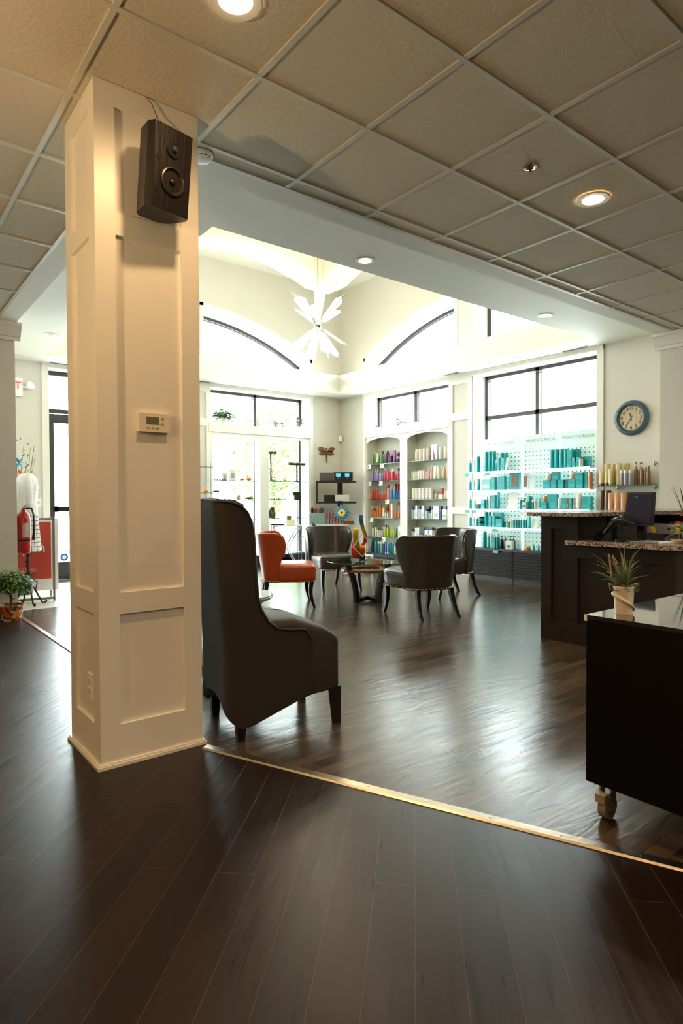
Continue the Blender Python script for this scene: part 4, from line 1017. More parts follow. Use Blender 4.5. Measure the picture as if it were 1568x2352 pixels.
row([(r6(q), k, h, r, a, c, adj, bk) for q, k, h, r, a, c, adj, bk in [
 (128,'capbottle',.145,.022,CREAM,CREAM,'short cream bottle',0),(190,'capbottle',.145,.022,CREAM,OLIVE,'short cream bottle',0),(252,'capbottle',.145,.022,OLIVE,OLIVE,'short olive bottle',0),(310,'capbottle',.145,.02,OLIVE,TAN,'short olive bottle',0),(375,'capbottle',.15,.024,PINKC,PINKC,'short blush bottle',0),(450,'capbottle',.15,.025,PINKC,PINKC,'short blush bottle',0),(540,'capbottle',.15,.025,PINKC,PINKC,'short blush bottle',0),(630,'cone',.13,.02,(232,170,170),CREAM,'small pink bottle',0),(705,'cone',.21,.024,(226,170,170),CREAM,'pink cone bottle',0),(800,'cone',.225,.027,(238,190,180),CREAM,'pink cone bottle',0),(915,'tube',.215,.032,CREAM,CREAM,'cream tube',0),(1055,'capbottle',.215,.034,CREAM,(206,214,190),'tall cream bottle',0),(1135,'capbottle',.205,.022,TAN,CREAM,'slim tan bottle',0),(1215,'cone',.225,.033,TAN,CREAM,'tan cone bottle',0),(1330,'capbottle',.245,.034,TAN,(196,204,184),'tall tan bottle',0)]], W2, GR_, 1.52, ymapR)
W3 = 'third shelf of right arched bay'
jn = 0
for c_i, q in enumerate((820, 882, 946, 1013, 1081, 1150)):
    for k in range(4):
        pos = ('bottom', 'second from bottom', 'second from top', 'top')[k]
        product('jar', (XF, ymapR(r8(q)), 1.1855+k*.047), .046, .035, (CREAM, PINKC)[c_i % 2], WHITE, '%s cream jar in %s jar column from left, third shelf, right arched bay' % (pos, ORD[c_i]) if k in (0, 3) else '%s, cream jar in %s jar column, third shelf, right arched bay' % (pos, ORD[c_i]), 'stacked cream jars in the right arched bay')
for k in range(2): product('jar', (XF, ymapR(r8(1240)), 1.1855+k*.047), .046, .034, (214, 206, 180), TAN, ('lower', 'upper')[k]+' of two small tan jars beside the tall jar stack, third shelf', GR_)
row([(r8(q), k, h, r, a, c, adj, bk) for q, k, h, r, a, c, adj, bk in [(1328,'box',.075,.045,CREAM,TAN,'low cream box',0),(1395,'bottle',.165,.018,PINKC,SILV,'slim blush bottle',0),(1433,'bottle',.165,.018,PINKC,SILV,'slim blush bottle',0),(1472,'capbottle',.22,.02,PINKC,PINKC,'tall blush bottle',0)]], W3, GR_, 1.185, ymapR)
product('bottle', (XF, ymapR(r8(1338)), 1.261), .13, .028, (226, 84, 92), PINKC, 'round red bottle standing on a cream box, third shelf, right arched bay', GR_)
W4 = 'fourth shelf of right arched bay'
row([(r8(q), k, h, r, a, c, adj, bk) for q, k, h, r, a, c, adj, bk in [
 (795,'capbottle',.195,.026,(214,220,232),NAVY,'white bottle with navy cap',0),(845,'capbottle',.195,.026,(214,220,232),NAVY,'white bottle with navy cap',0),(882,'box',.215,.02,WHITE,SILV,'slim white box',0),(927,'capbottle',.205,.024,(214,220,232),NAVY,'white bottle with navy cap',0),(970,'capbottle',.205,.024,(214,220,232),NAVY,'white bottle with navy cap',0),(1012,'box',.215,.02,WHITE,SILV,'slim white box',0),(1068,'capbottle',.17,.03,(214,220,232),NAVY,'white bottle with navy cap',0),(1125,'capbottle',.13,.026,(214,232,226),NAVY,'short pale bottle',0),(1165,'bottle',.20,.022,(214,232,226),NAVY,'pale green bottle',0),(1250,'box',.215,.062,WHITE,SILV,'wide white box',0),(1322,'box',.215,.014,NAVY,NAVY,'slim navy box',0),(1395,'box',.165,.05,WHITE,SILV,'medium white box',0),(1090,'box',.215,.05,NAVY,NAVY,'back row navy box',.09),(1410,'box',.215,.06,NAVY,NAVY,'back row navy box',.09)]], W4, GR_, .853, ymapR)
W5 = 'fifth shelf of right arched bay'
row([(r8(q), k, h, r, a, c, adj, bk) for q, k, h, r, a, c, adj, bk in [
 (795,'capbottle',.16,.024,(214,220,232),NAVY,'white bottle with navy cap',0),(838,'capbottle',.13,.022,(214,220,232),NAVY,'white bottle with navy cap',0),(875,'box',.19,.02,WHITE,SILV,'slim white box',0),(917,'box',.195,.02,WHITE,SILV,'slim white box',0),(965,'capbottle',.09,.024,(200,210,230),NAVY,'short white jar bottle',0),(1005,'capbottle',.09,.024,BLUE,NAVY,'short blue bottle',0),(1070,'box',.155,.04,WHITE,NAVY,'medium white box',0),(1150,'box',.155,.035,WHITE,NAVY,'medium white box',0),(1245,'box',.06,.055,WHITE,SILV,'flat white box',0),(1350,'box',.10,.05,WHITE,SILV,'small white box',0),(1030,'box',.20,.10,NAVY,NAVY,'back row navy box',.09)]], W5, GR_, .51, ymapR)
W6 = 'bottom shelf of right arched bay'
# price cards hung on the shelf edges
for (yy, z, lb) in ((ymapL(.06), 1.835, 'white price card under the green bottles'), (ymapL(.46), 1.835, 'white price card under the purple bottles'), (ymapL(.07), 1.52, 'white price card under the lavender bottles'), (ymapL(.42), 1.52, 'white price card under the pink bottles'), (ymapL(.61), 1.185, 'white price card under the blue bottles'), (ymapL(.13), .853, 'white price card under the orange bottles'), (ymapL(.50), .51, 'white price card under the lime bottles')):
    b = MB(); b.prism([(7.500, yy-.05, z-.085), (7.500, yy+.05, z-.085), (7.512, yy+.045, z-.006), (7.512, yy-.045, z-.006)], (-.0015, 0, 0))
    o = tag(b.build('price_card', M_paper), lb+' in the left arched bay', 'sign', 'price cards in the left arched bay')
    b = MB(); b.box(7.496, 7.4975, yy+.008, yy+.03, z-.06, z-.035); b.build('printed_mark', mat('print_grey', (120, 120, 120), .6), o)

# ------------------------------------------------------------------ plants on ledges
M_leafs = [mat('leaf_green_a', (70, 120, 48), .4), mat('leaf_green_b', (110, 156, 84), .4), mat('leaf_grey', (96, 104, 88), .5)]
def leaf(b, p, d, L, w, bend=.3):
    p = Vector(p); d = Vector(d).normalized(); s = d.cross(Vector((0, 0, 1)))
    if s.length < .01: s = Vector((1, 0, 0))
    s.normalize(); n = s.cross(d)
    pts = [p]
    for q in (.33, .66, 1): pts.append(p+d*L*q - Vector((0, 0, 1))*bend*L*q*q)
    ws = (.15, 1, .8, .05)
    v = [(b.bm.verts.new(pt_-s*w*k/2), b.bm.verts.new(pt_+n*w*.12), b.bm.verts.new(pt_+s*w*k/2)) for pt_, k in zip(pts, ws)]
    for a, c in zip(v, v[1:]):
        b.bm.faces.new((a[0], a[1], c[1], c[0])); b.bm.faces.new((a[1], a[2], c[2], c[1]))
def pot_plant(x, y, z, label, pr=.06, ph=.09, n=30, spread=.13, hgt=.12, lw=.05, lm=0, trail=0, pot_m=None, cat='plant', name='potted_plant', seed=1):
    rr = random.Random(seed)
    t = thing(name, label, cat, (x, y, z), 0)
    b = MB(); b.lathe([(pr*.72, 0), (pr, ph*.92), (pr*1.06, ph*.93), (pr*1.06, ph), (pr*.9, ph), (pr*.85, ph*.85), (.001, ph*.85)], 20, cap=False); b.build('pot', pot_m or M_paper, t, smooth=40)
    b = MB(); b.cyl((0, 0, ph*.80), pr*.86, .006, 16); b.build('soil', mat('soil', (58, 44, 34), .9), t)
    b = MB(); s = MB()
    for k in range(n):
        a = rr.uniform(0, 2*PI); e = rr.uniform(.1, 1.2); L = rr.uniform(.4, 1)
        base = Vector((rr.uniform(-.5, .5)*pr, rr.uniform(-.5, .5)*pr, ph*.85))
        tip = base+Vector((math.cos(a)*math.cos(e)*spread*L, math.sin(a)*math.cos(e)*spread*L, math.sin(e)*hgt*L+.01))
        s.tube([base, (base+tip)/2+Vector((0, 0, .01)), tip], .0018, 4)
        leaf(b, tip, (math.cos(a), math.sin(a), rr.uniform(-.3, .5)), lw*rr.uniform(.9, 1.4), lw*rr.uniform(.7, 1), .3)
    for k in range(trail):
        a = rr.uniform(0, 2*PI); x0 = math.cos(a)*pr*1.1; y0 = math.sin(a)*pr*.9
        for j in range(7):
            leaf(b, (x0*(1+j*.18), y0*(1+j*.05), ph-.012*j), (rr.uniform(-1, 1), rr.uniform(-1, 1), rr.uniform(-.2, .4)), lw*.8, lw*.6, .2)
    s.build('stem', M_leafs[lm], t); b.build('foliage', M_leafs[lm], t)
    return t
LZ = 2.4705
pot_plant(5.0, 9.59, LZ, 'bushy green plant in white pot on the left end of the jewellery window ledge', .085, .12, 120, .17, .17, .075, 0, 4, seed=3)
pot_plant(5.48, 9.62, LZ, 'small pale plant in white pot left of the window mullion on the jewellery ledge', .07, .09, 30, .08, .08, .045, 1, 0, seed=4)
pot_plant(6.05, 9.60, LZ, 'trailing ivy in white oval pot right of the mullion on the jewellery ledge', .11, .09, 44, .2, .06, .05, 2, 6, seed=5)
pot_plant(6.58, 9.62, LZ, 'slim upright plant in white pot at the right end of the jewellery ledge', .07, .07, 24, .05, .22, .07, 2, 0, seed=6)
pot_plant(7.60, 8.53, LZ, 'small trailing plant at the left end of the ledge above the arched shelves', .045, .035, 22, .08, .05, .035, 2, 2, seed=7)
pot_plant(7.60, 7.98, LZ, 'grey green plant near the middle of the ledge above the arched shelves', .05, .04, 40, .16, .1, .065, 1, 2, seed=8)
pot_plant(7.60, 7.52, LZ, 'small plant right of the middle mullion on the ledge above the arched shelves', .045, .03, 14, .08, .05, .03, 2, 1, seed=9)
pot_plant(7.60, 7.00, LZ, 'white flowering plant in white pot at the right end of the shelf ledge', .045, .09, 6, .02, .05, .02, 1, 0, seed=10)

# ------------------------------------------------------------------ jewellery shelf contents (left window)
JG = 'jewellery pieces on the window shelves'
def yl(d=.10): return YW+d
M_gold = mat('gold', (196, 154, 80), .3, 1); M_dark = mat('dark_display_velvet', (38, 34, 34), .8)
def tbar(x, z, hgt, w_, lbl):
    t = thing('bracelet_stand', lbl, 'jewellery stand', (x, yl(), z+.0005))
    b = MB(); b.cyl((0, 0, 0), .055, .012, 20); b.build('base', M_dark, t)
    b = MB(); b.tube([(0, 0, .01), (0.004, 0, hgt*.5), (0, 0, hgt)], .014, 10); b.build('post', M_dark, t)
    b = MB(); b.cyl((-w_/2, 0, hgt), .026, w_, 16, axis='X'); b.build('bar', M_dark, t)
    b = MB()
    for k in (-.28, -.15, .22): b.cyl((w_*k, 0, hgt), .029, .008, 16, axis='X')
    b.build('bracelet', M_gold, t)
tbar(6.52, 1.52, .33, .36, 'black T bar bracelet stand at the right of the upper glass shelf')
tbar(5.95, 1.52, .52, .22, 'tall black bracelet stand beside the centre post of the jewellery window')
def trinket(x, z, kind, c, lbl, s=1.0, d=.1):
    m = mat('trinket_%d_%d_%d' % c, c, .45, vary=(.2, 30))
    t = thing({'necklace': 'necklace_bust', 'tray': 'jewellery_tray', 'ring': 'ring_stand', 'lump': 'bracelet', 'frame': 'display_card', 'earring': 'earring_stand', 'box': 'jewellery_box', 'bird': 'figurine'}[kind], lbl, 'jewellery' if kind != 'frame' else 'sign', (x, yl(d), z+.0005), 0, JG)
    if kind == 'necklace':
        b = MB(); b.prism([(-.055*s, .02, 0), (.055*s, .02, 0), (.06*s, .01, .06*s), (.035*s, 0, .14*s), (0, -.005, .16*s), (-.035*s, 0, .14*s), (-.06*s, .01, .06*s)], (0, .02, 0)); b.build('bust', m, t, bevel=.004)
        b = MB(); b.tube([(-.03*s, -.012, .135*s), (-.02*s, -.012, .08*s), (0, -.012, .05*s), (.02*s, -.012, .08*s), (.03*s, -.012, .135*s)], .004, 6); b.build('necklace', M_gold, t)
    elif kind == 'tray':
        b = MB(); b.box(-.10*s, .10*s, -.05, .05, 0, .010); b.build('tray', m, t)
        b = MB()
        for k in range(5): b.sph(((-.08+k*.04)*s, 0, .018), .010, 8, (1.2, 1, .8))
        b.build('beads', M_dark, t)
    elif kind == 'lump':
        b = MB(); b.tube([(.035*s*math.cos(a*PI/8), .035*s*math.sin(a*PI/8), .02*s) for a in range(17)], .015*s, 8); b.build('band', m, t, smooth=60)
        b = MB(); b.sph((0, -.04*s, .03*s), .018*s, 10); b.build('stone', M_gold, t, smooth=60)
    elif kind == 'frame':
        b = MB(); b.box(-.06*s, .06*s, 0, .008, 0, .17*s); b.build('card', m, t)
        b = MB(); b.box(-.03*s, .03*s, -.001, 0, .04*s, .12*s); b.build('print', mat('print_pale', (170, 166, 166), .6), t)
    elif kind == 'earring':
        for k in range(3):
            b = MB(); b.lathe([(.018*s, 0), (.014*s, .01), (.005*s, .03*s), (.007*s, .055*s), (.001, .06*s)], 10, p=((k-1)*.045*s, 0, 0)); b.build('cone', m, t)
    elif kind == 'ring':
        b = MB(); b.tube([(.025*s*math.cos(a*PI/8), 0, .035*s+.025*s*math.sin(a*PI/8)) for a in range(17)], .006*s, 6); b.cyl((0, 0, 0), .014, .012, 10); b.build('ring', m, t)
    elif kind == 'box':
        b = MB(); b.box(-.055*s, .055*s, -.03, .03, 0, .06*s); b.build('box_body', m, t, bevel=.003)
        b = MB(); b.box(-.055*s, .055*s, .0, .03, .06*s, .10*s); b.build('lid', M_dark, t)
    elif kind == 'bird':
        b = MB(); b.sph((0, 0, .03*s), .035*s, 12, (1.6, 1, .8)); b.sph((-.02*s, 0, .075*s), .02*s, 10, (1, 1, 1.5)); b.build('body', m, t, smooth=60)
for a in [
 (4.93,1.52,'tray',(60,56,54),'thin dark tray at the left end of the upper jewellery shelf',1.2),(5.18,1.52,'frame',(236,234,230),'white card with print on the upper left jewellery shelf',1.1),(5.36,1.52,'lump',(110,100,66),'olive gold bangle before the white card, upper left shelf',.9),(5.50,1.52,'bird',(214,130,96),'small coral figurine on the upper left jewellery shelf',1.1),(5.03,1.52,'frame',(238,214,212),'pale pink lettered card on the upper left jewellery shelf',.8),
 (6.05,1.52,'tray',(40,44,40),'dark beaded tray right of the centre post, upper shelf',1.3),(6.25,1.52,'bird',(214,160,90),'small amber ornament on the upper right jewellery shelf',.8),(6.0,1.52,'ring',(90,90,88),'upright ring right of the centre post, upper shelf',1.4),
 (5.02,1.185,'tray',(52,48,48),'dark tray at the left of the second jewellery shelf',1.3),(5.30,1.185,'necklace',(200,190,150),'pale gold necklace on a low bust, second left shelf',.6),(5.50,1.185,'lump',(46,46,62),'dark blue and ivory bracelet, second left jewellery shelf',1.6),
 (6.02,1.185,'tray',(58,50,46),'brown slatted tray right of the post, second jewellery shelf',1.3),(6.22,1.185,'earring',(84,80,78),'small dark earring cones, second right jewellery shelf',.8),(6.52,1.185,'box',(48,46,46),'open black jewellery box, second right jewellery shelf',1.4),
 (5.44,.853,'earring',(30,30,32),'three black ring cones on the third left jewellery shelf',1.0),(5.98,.853,'necklace',(70,54,40),'brown necklace bust with gold chain, third right shelf',1.3),(5.1,.853,'tray',(52,48,48),'dark tray on the third left jewellery shelf',1.2),(5.5,.51,'lump',(26,26,30),'black round bracelet pillow on the fourth left shelf',1.7),
]: trinket(*a)
# free-standing glass shelves at the left end of the jewellery window
t = thing('glass_etagere', 'slim glass display stand at the left end of the jewellery window', 'shelving', (4.48, 9.12, 0))
for z in (.9, 1.30, 1.71):
    b = MB(); b.box(-.32, .30, -.14, .14, z-.008, z); b.build('glass_shelf', M_cleartint, t)
    b = MB(); b.box(-.32, .30, -.1425, -.14, z-.008, z); b.build('glass_edge', M_edge, t)
for x in (-.3, .1):
    b = MB(); b.tube([(x, .12, 0), (x, .12, 1.8)], .008, 8); b.build('upright', M_chrome, t)
trinket(4.42, 1.30, 'bird', (222, 150, 70), 'orange ornament on the slim glass stand beside the pillar', .9, -.42)
trinket(4.60, 1.30, 'lump', (88, 70, 58), 'brown beaded bracelets on the slim glass stand', 1.1, -.42)

# chrome folding tables with styling tools
def xtable(x, y, rz, w_, d_, h_, lbl):
    t = thing('folding_table', lbl, 'table', (x, y, 0), rz, 'chrome crossed leg display tables')
    b = MB(); b.box(-w_/2, w_/2, -d_/2, d_/2, h_-.022, h_); b.build('table_top', mat('pale_table_top', (224, 226, 224), .2), t, bevel=.003)
    for sy in (-1, 1):
        yy = sy*(d_/2-.02)
        b = MB(); b.tube([(-w_/2+.02, yy, h_-.02), (w_/2-.04, yy, .01)], .009, 8); b.tube([(w_/2-.02, yy, h_-.02), (-w_/2+.04, yy, .01)], .009, 8); b.build('crossed_leg', M_chrome, t)
        b = MB(); b.tube([(-w_/2+.01, yy, h_-.02), (-w_/2+.01, yy, 0)], .010, 8); b.tube([(w_/2-.01, yy, h_-.02), (w_/2-.01, yy, 0)], .010, 8); b.build('post', M_chrome, t)
        b = MB(); b.tube([(-w_/2+.01, yy, .02), (w_/2-.01, yy, .02)], .008, 8); b.build('floor_bar', M_chrome, t)
    return t
xtable(5.86, 8.96, R(-25), .50, .34, .75, 'chrome crossed leg table with white top beside the jewellery window')
xtable(6.16, 8.50, R(-38), .36, .30, .60, 'lower chrome table behind the grey chair facing the camera')
xtable(6.66, 8.78, R(-38), .66, .36, .75, 'chrome table carrying hair brushes under the black corner shelves')
xtable(6.28, 7.55, R(-38), .5, .3, .30, 'low chrome stand on the floor behind the coffee table')
# goods on these tables
t = thing('fabric_box', 'cream polka dot box on the chrome table', 'box', (5.93, 8.93, .7505), R(-30))
b = MB(); b.box(-.075, .075, -.06, .06, 0, .09); b.build('box_body', mat('cream_dots', (232, 220, 176), .6, vary=(.3, 40)), t, bevel=.004)
b = MB(); b.cyl((-.03, 0, .09), .045, .07, 16); b.build('bowl', mat('bronze_bowl', (120, 104, 84), .35), t)
b = MB(); b.box(-.12, .12, -.04, .04, 0, .014); b.box(-.11, .1, -.03, .03, .014, .026)
tag(b.build('flat_iron', M_black), 'pair of flat black styling irons on the chrome table', 'hair tool'); bpy.data.objects['flat_iron'].location = (5.72, 9.02, .7505); bpy.data.objects['flat_iron'].rotation_euler = (0, 0, R(-25))
t = thing('black_basket', 'dark basket on the lower chrome table', 'basket', (6.19, 8.50, .6005))
b = MB(); b.lathe([(.07, 0), (.085, .12), (.08, .12), (.065, .01), (.001, .01)], 16, cap=False); b.build('bowl', mat('dark_wicker', (52, 48, 42), .7, bump=(80, .6)), t)
b = MB(); b.prism([(-.10, 0, .10), (.02, 0, .08), (.03, 0, .10), (-.10, 0, .20)], (0, .03, 0)); b.build('tool', M_black, t)
t = thing('acrylic_bin', 'clear acrylic bin full of wrapped hair brushes', 'container', (6.52, 8.95, .7505), R(-38))
b = MB()
for x0, x1, y0, y1 in ((-.13, .13, -.09, -.084), (-.13, .13, .084, .09), (-.13, -.124, -.084, .084), (.124, .13, -.084, .084)): b.box(x0, x1, y0, y1, 0, .19)
b.build('bin', acrylic('clear_acrylic', (190, 204, 200), .45), t)
rb = random.Random(4)
for k in range(4):
    t2 = thing('paddle_brush', ('wrapped dark hair brush in the clear bin, %s from left' % ORD[k]), 'hair brush', (6.52+.785*(-.09+.06*k), 8.95-.62*(-.09+.06*k), .765), R(-38+rb.uniform(-20, 20)), 'wrapped brushes in the clear bin')
    b = MB(); b.tube([(0, 0, 0), (rb.uniform(-.03, .03), 0, .16)], .008, 6); b.build('handle', M_black, t2)
    hx = rb.uniform(-.03, .03)
    b = MB(); b.sph((hx, 0, .23), .045, 12, (.8, .35, 1.25)); b.build('brush_head', mat('brush_head_%d' % (k % 3), ((60, 44, 40), (130, 36, 36), (90, 90, 92))[k % 3], .4), t2, smooth=60)
for k in range(6):
    px_, py_ = 6.60+.040*k, 8.78-.0315*k
    t2 = thing('round_brush', 'plum round hair brush with black handle, %s from left on chrome table' % ORD[k], 'hair brush', (px_, py_, .7505), 0, 'plum round brushes')
    b = MB(); b.tube([(0, 0, 0), (0, 0, .085)], .008, 8); b.build('handle', M_black, t2)
    b = MB(); b.cyl((0, 0, .085), .017, .11, 12); b.sph((0, 0, .195), .017, 10); b.build('barrel', mat('plum', (128, 52, 74), .4, bump=(120, .6)), t2, smooth=40)
# blue flower
t = thing('fabric_flower', 'large blue and yellow fabric flower beside the plum brushes', 'decorative flower', (6.77, 8.56, .95))
t.rotation_euler = (R(80), 0, R(-52))
rf = random.Random(2)
for ringn, (n_, L_, w_, c_, z_) in enumerate(((14, .155, .06, (70, 138, 160), 0), (11, .12, .05, (52, 116, 142), .012), (12, .075, .03, (232, 196, 110), .024))):
    b = MB()
    for k in range(n_):
        a = 2*PI*k/n_+ringn*.2
        leaf(b, (.01*math.cos(a), .01*math.sin(a), z_), (math.cos(a), math.sin(a), .1), L_*rf.uniform(.88, 1.05), w_, .12)
    b.build('petal_ring', mat('petal_%d' % ringn, c_, .7), t)
b = MB(); b.sph((0, 0, .034), .02, 14, (1, 1, .6)); b.build('centre', mat('flower_centre', (60, 30, 16), .8), t)
b = MB(); b.tube([(0, 0, -.004), (0.0, -.17, -.004)], .004, 6); b.build('stem', mat('wire_green', (60, 90, 60), .5), t)
t = thing('book', 'red hardback lying on the chrome table under the blue flower', 'book', (6.82, 8.68, .7505), R(-38))
b = MB(); b.box(-.11, .0, -.07, .07, 0, .035); b.build('cover', mat('raspberry', (204, 60, 88), .5), t, bevel=.002)
b = MB(); b.box(-.105, .003, -.065, .065, .005, .030); b.build('pages', M_paper, t)
t = thing('wooden_tray', 'shallow wooden tray with papers on the chrome table', 'tray', (6.92, 8.56, .7505), R(-38))
b = MB(); b.box(-.10, .10, -.08, .08, 0, .008); b.box(-.10, .10, -.08, -.074, 0, .04); b.box(-.10, .10, .074, .08, 0, .05); b.box(.094, .10, -.08, .08, 0, .05); b.build('tray', mat('reddish_wood', (132, 72, 48), .4), t)
b = MB(); b.box(-.08, .08, -.06, .06, .009, .03); b.build('paper_stack', M_paper, t)
t = thing('woven_basket', 'dark woven basket with blue goods on the floor of the jewellery window', 'basket', (6.42, 9.40, .2), 0)
bpy.data.objects['woven_basket'].location = (6.32, 9.25, 0)
b = MB(); b.lathe([(.11, 0), (.14, .22), (.13, .22), (.10, .02), (.001, .02)], 20, cap=False); b.build('basket', mat('dark_weave', (44, 50, 58), .7, bump=(90, .8)), t)
b = MB(); b.sph((0, 0, .22), .09, 12, (1, 1, .4)); b.build('contents', mat('blue_goods', (60, 100, 120), .5), t)

# ------------------------------------------------------------------ corner rack, amplifier, receiver, dragonfly, sensor
ang = R(-38.3)
t = thing('corner_shelf_rack', 'black two tier wall rack in the corner', 'shelving', (7.0, 9.02, 0), ang)
for z in (1.15, 1.525):
    b = MB(); b.box(-.365, .365, -.2, .2, z-.035, z); b.build('shelf', M_blackwood, t, bevel=.003)
b = MB(); b.box(-.365, -.325, -.2, -.16, 1.15, 1.49); b.build('side_post', M_blackwood, t)
b = MB(); b.box(.02, .12, .2, .24, .95, 1.6); b.build('back_post', M_blackwood, t)
b = MB(); b.tube([(.10, .2, 1.1), (.14, .2, .9), (.13, .2, .75)], .012, 8); b.build('cable', M_black, t)
t = thing('amplifier', 'black and silver amplifier with two blue meters on the top rack tier', 'amplifier', (7.0, 9.02, 1.5255), ang)
b = MB(); b.box(-.30, .28, -.17, .15, .008, .15); b.build('case', mat('dark_metal_case', (88, 88, 88), .35, .6), t, bevel=.003)
b = MB(); b.box(-.04, .30, -.185, -.17, .005, .155); b.build('front_panel', M_black, t)
b = MB(); b.box(-.05, -.038, -.19, -.16, .005, .155); b.box(.296, .308, -.19, -.16, .005, .155); b.build('end_cap', M_chrome, t)
for x in (.04, .20):
    b = MB(); b.box(x-.04, x+.04, -.187, -.184, .075, .13); b.build('meter', emission('blue_meter', (70, 170, 215), 1.0), t)
    b = MB(); b.cyl((x, -.2, .04), .016, .016, 16, axis='Y'); b.build('knob', M_chrome, t)
b = MB(); b.box(-.3, .28, -.16, .14, 0, .008); b.build('foot', M_black, t)
t = thing('media_player', 'black and white receiver on the lower rack tier', 'receiver', (7.0, 9.02, 1.1505), ang)
b = MB(); b.box(-.22, .0, -.12, .12, .0, .12); b.build('dark_half', M_black, t, bevel=.01)
b = MB(); b.box(-.02, .24, -.16, .12, .01, .12); b.build('case', mat('white_plastic', (216, 216, 212), .4), t, bevel=.014)
b = MB(); b.cyl((.19, -.164, .06), .012, .006, 14, axis='Y'); b.cyl((.215, -.164, .04), .008, .006, 14, axis='Y'); b.build('knob', M_steel, t)
t = thing('wall_dragonfly', 'brown metal dragonfly ornament on the wall above the rack', 'wall decoration', (7.12, 9.485, 2.04))
M_df = mat('rust_metal', (128, 84, 50), .45, .4, vary=(.3, 20))
b = MB(); b.tube([(0.02, 0, -.16), (.012, -.005, -.06), (0, -.01, .03), (-.005, -.015, .09)], [.006, .012, .022, .018], 10); b.sph((-.005, -.02, .115), .02, 10); b.build('body', M_df, t, smooth=50)
for a_, L_, w_ in ((R(158), .2, .09), (R(195), .17, .085), (R(20), .22, .09), (R(-12), .19, .08)):
    b = MB(); n = 14
    poly = [(0.0, 0, .06)] + [(math.cos(a_)*L_*q - math.sin(a_)*w_/2*math.sin(PI*q**1.3)*1, -.012, .06+math.sin(a_)*L_*q+math.cos(a_)*w_/2*math.sin(PI*q**1.3)) for q in [k/n for k in range(1, n+1)]] + [(math.cos(a_)*L_*q + math.sin(a_)*w_/2*math.sin(PI*q**1.3), -.012, .06+math.sin(a_)*L_*q-math.cos(a_)*w_/2*math.sin(PI*q**1.3)) for q in [k/n for k in range(n-1, 0, -1)]]
    b.prism(poly, (0, .004, 0)); b.build('wing', M_df, t)
t = thing('motion_sensor', 'small white motion sensor in the room corner', 'sensor', (7.44, 9.44, 2.36), R(45))
b = MB(); b.box(-.035, .035, -.03, .03, -.05, .05); b.build('case', M_paper, t, bevel=.006)
b = MB(); b.box(-.02, .02, -.032, -.029, -.035, .0); b.build('lens', mat('pale_lens', (206, 206, 200), .3), t)

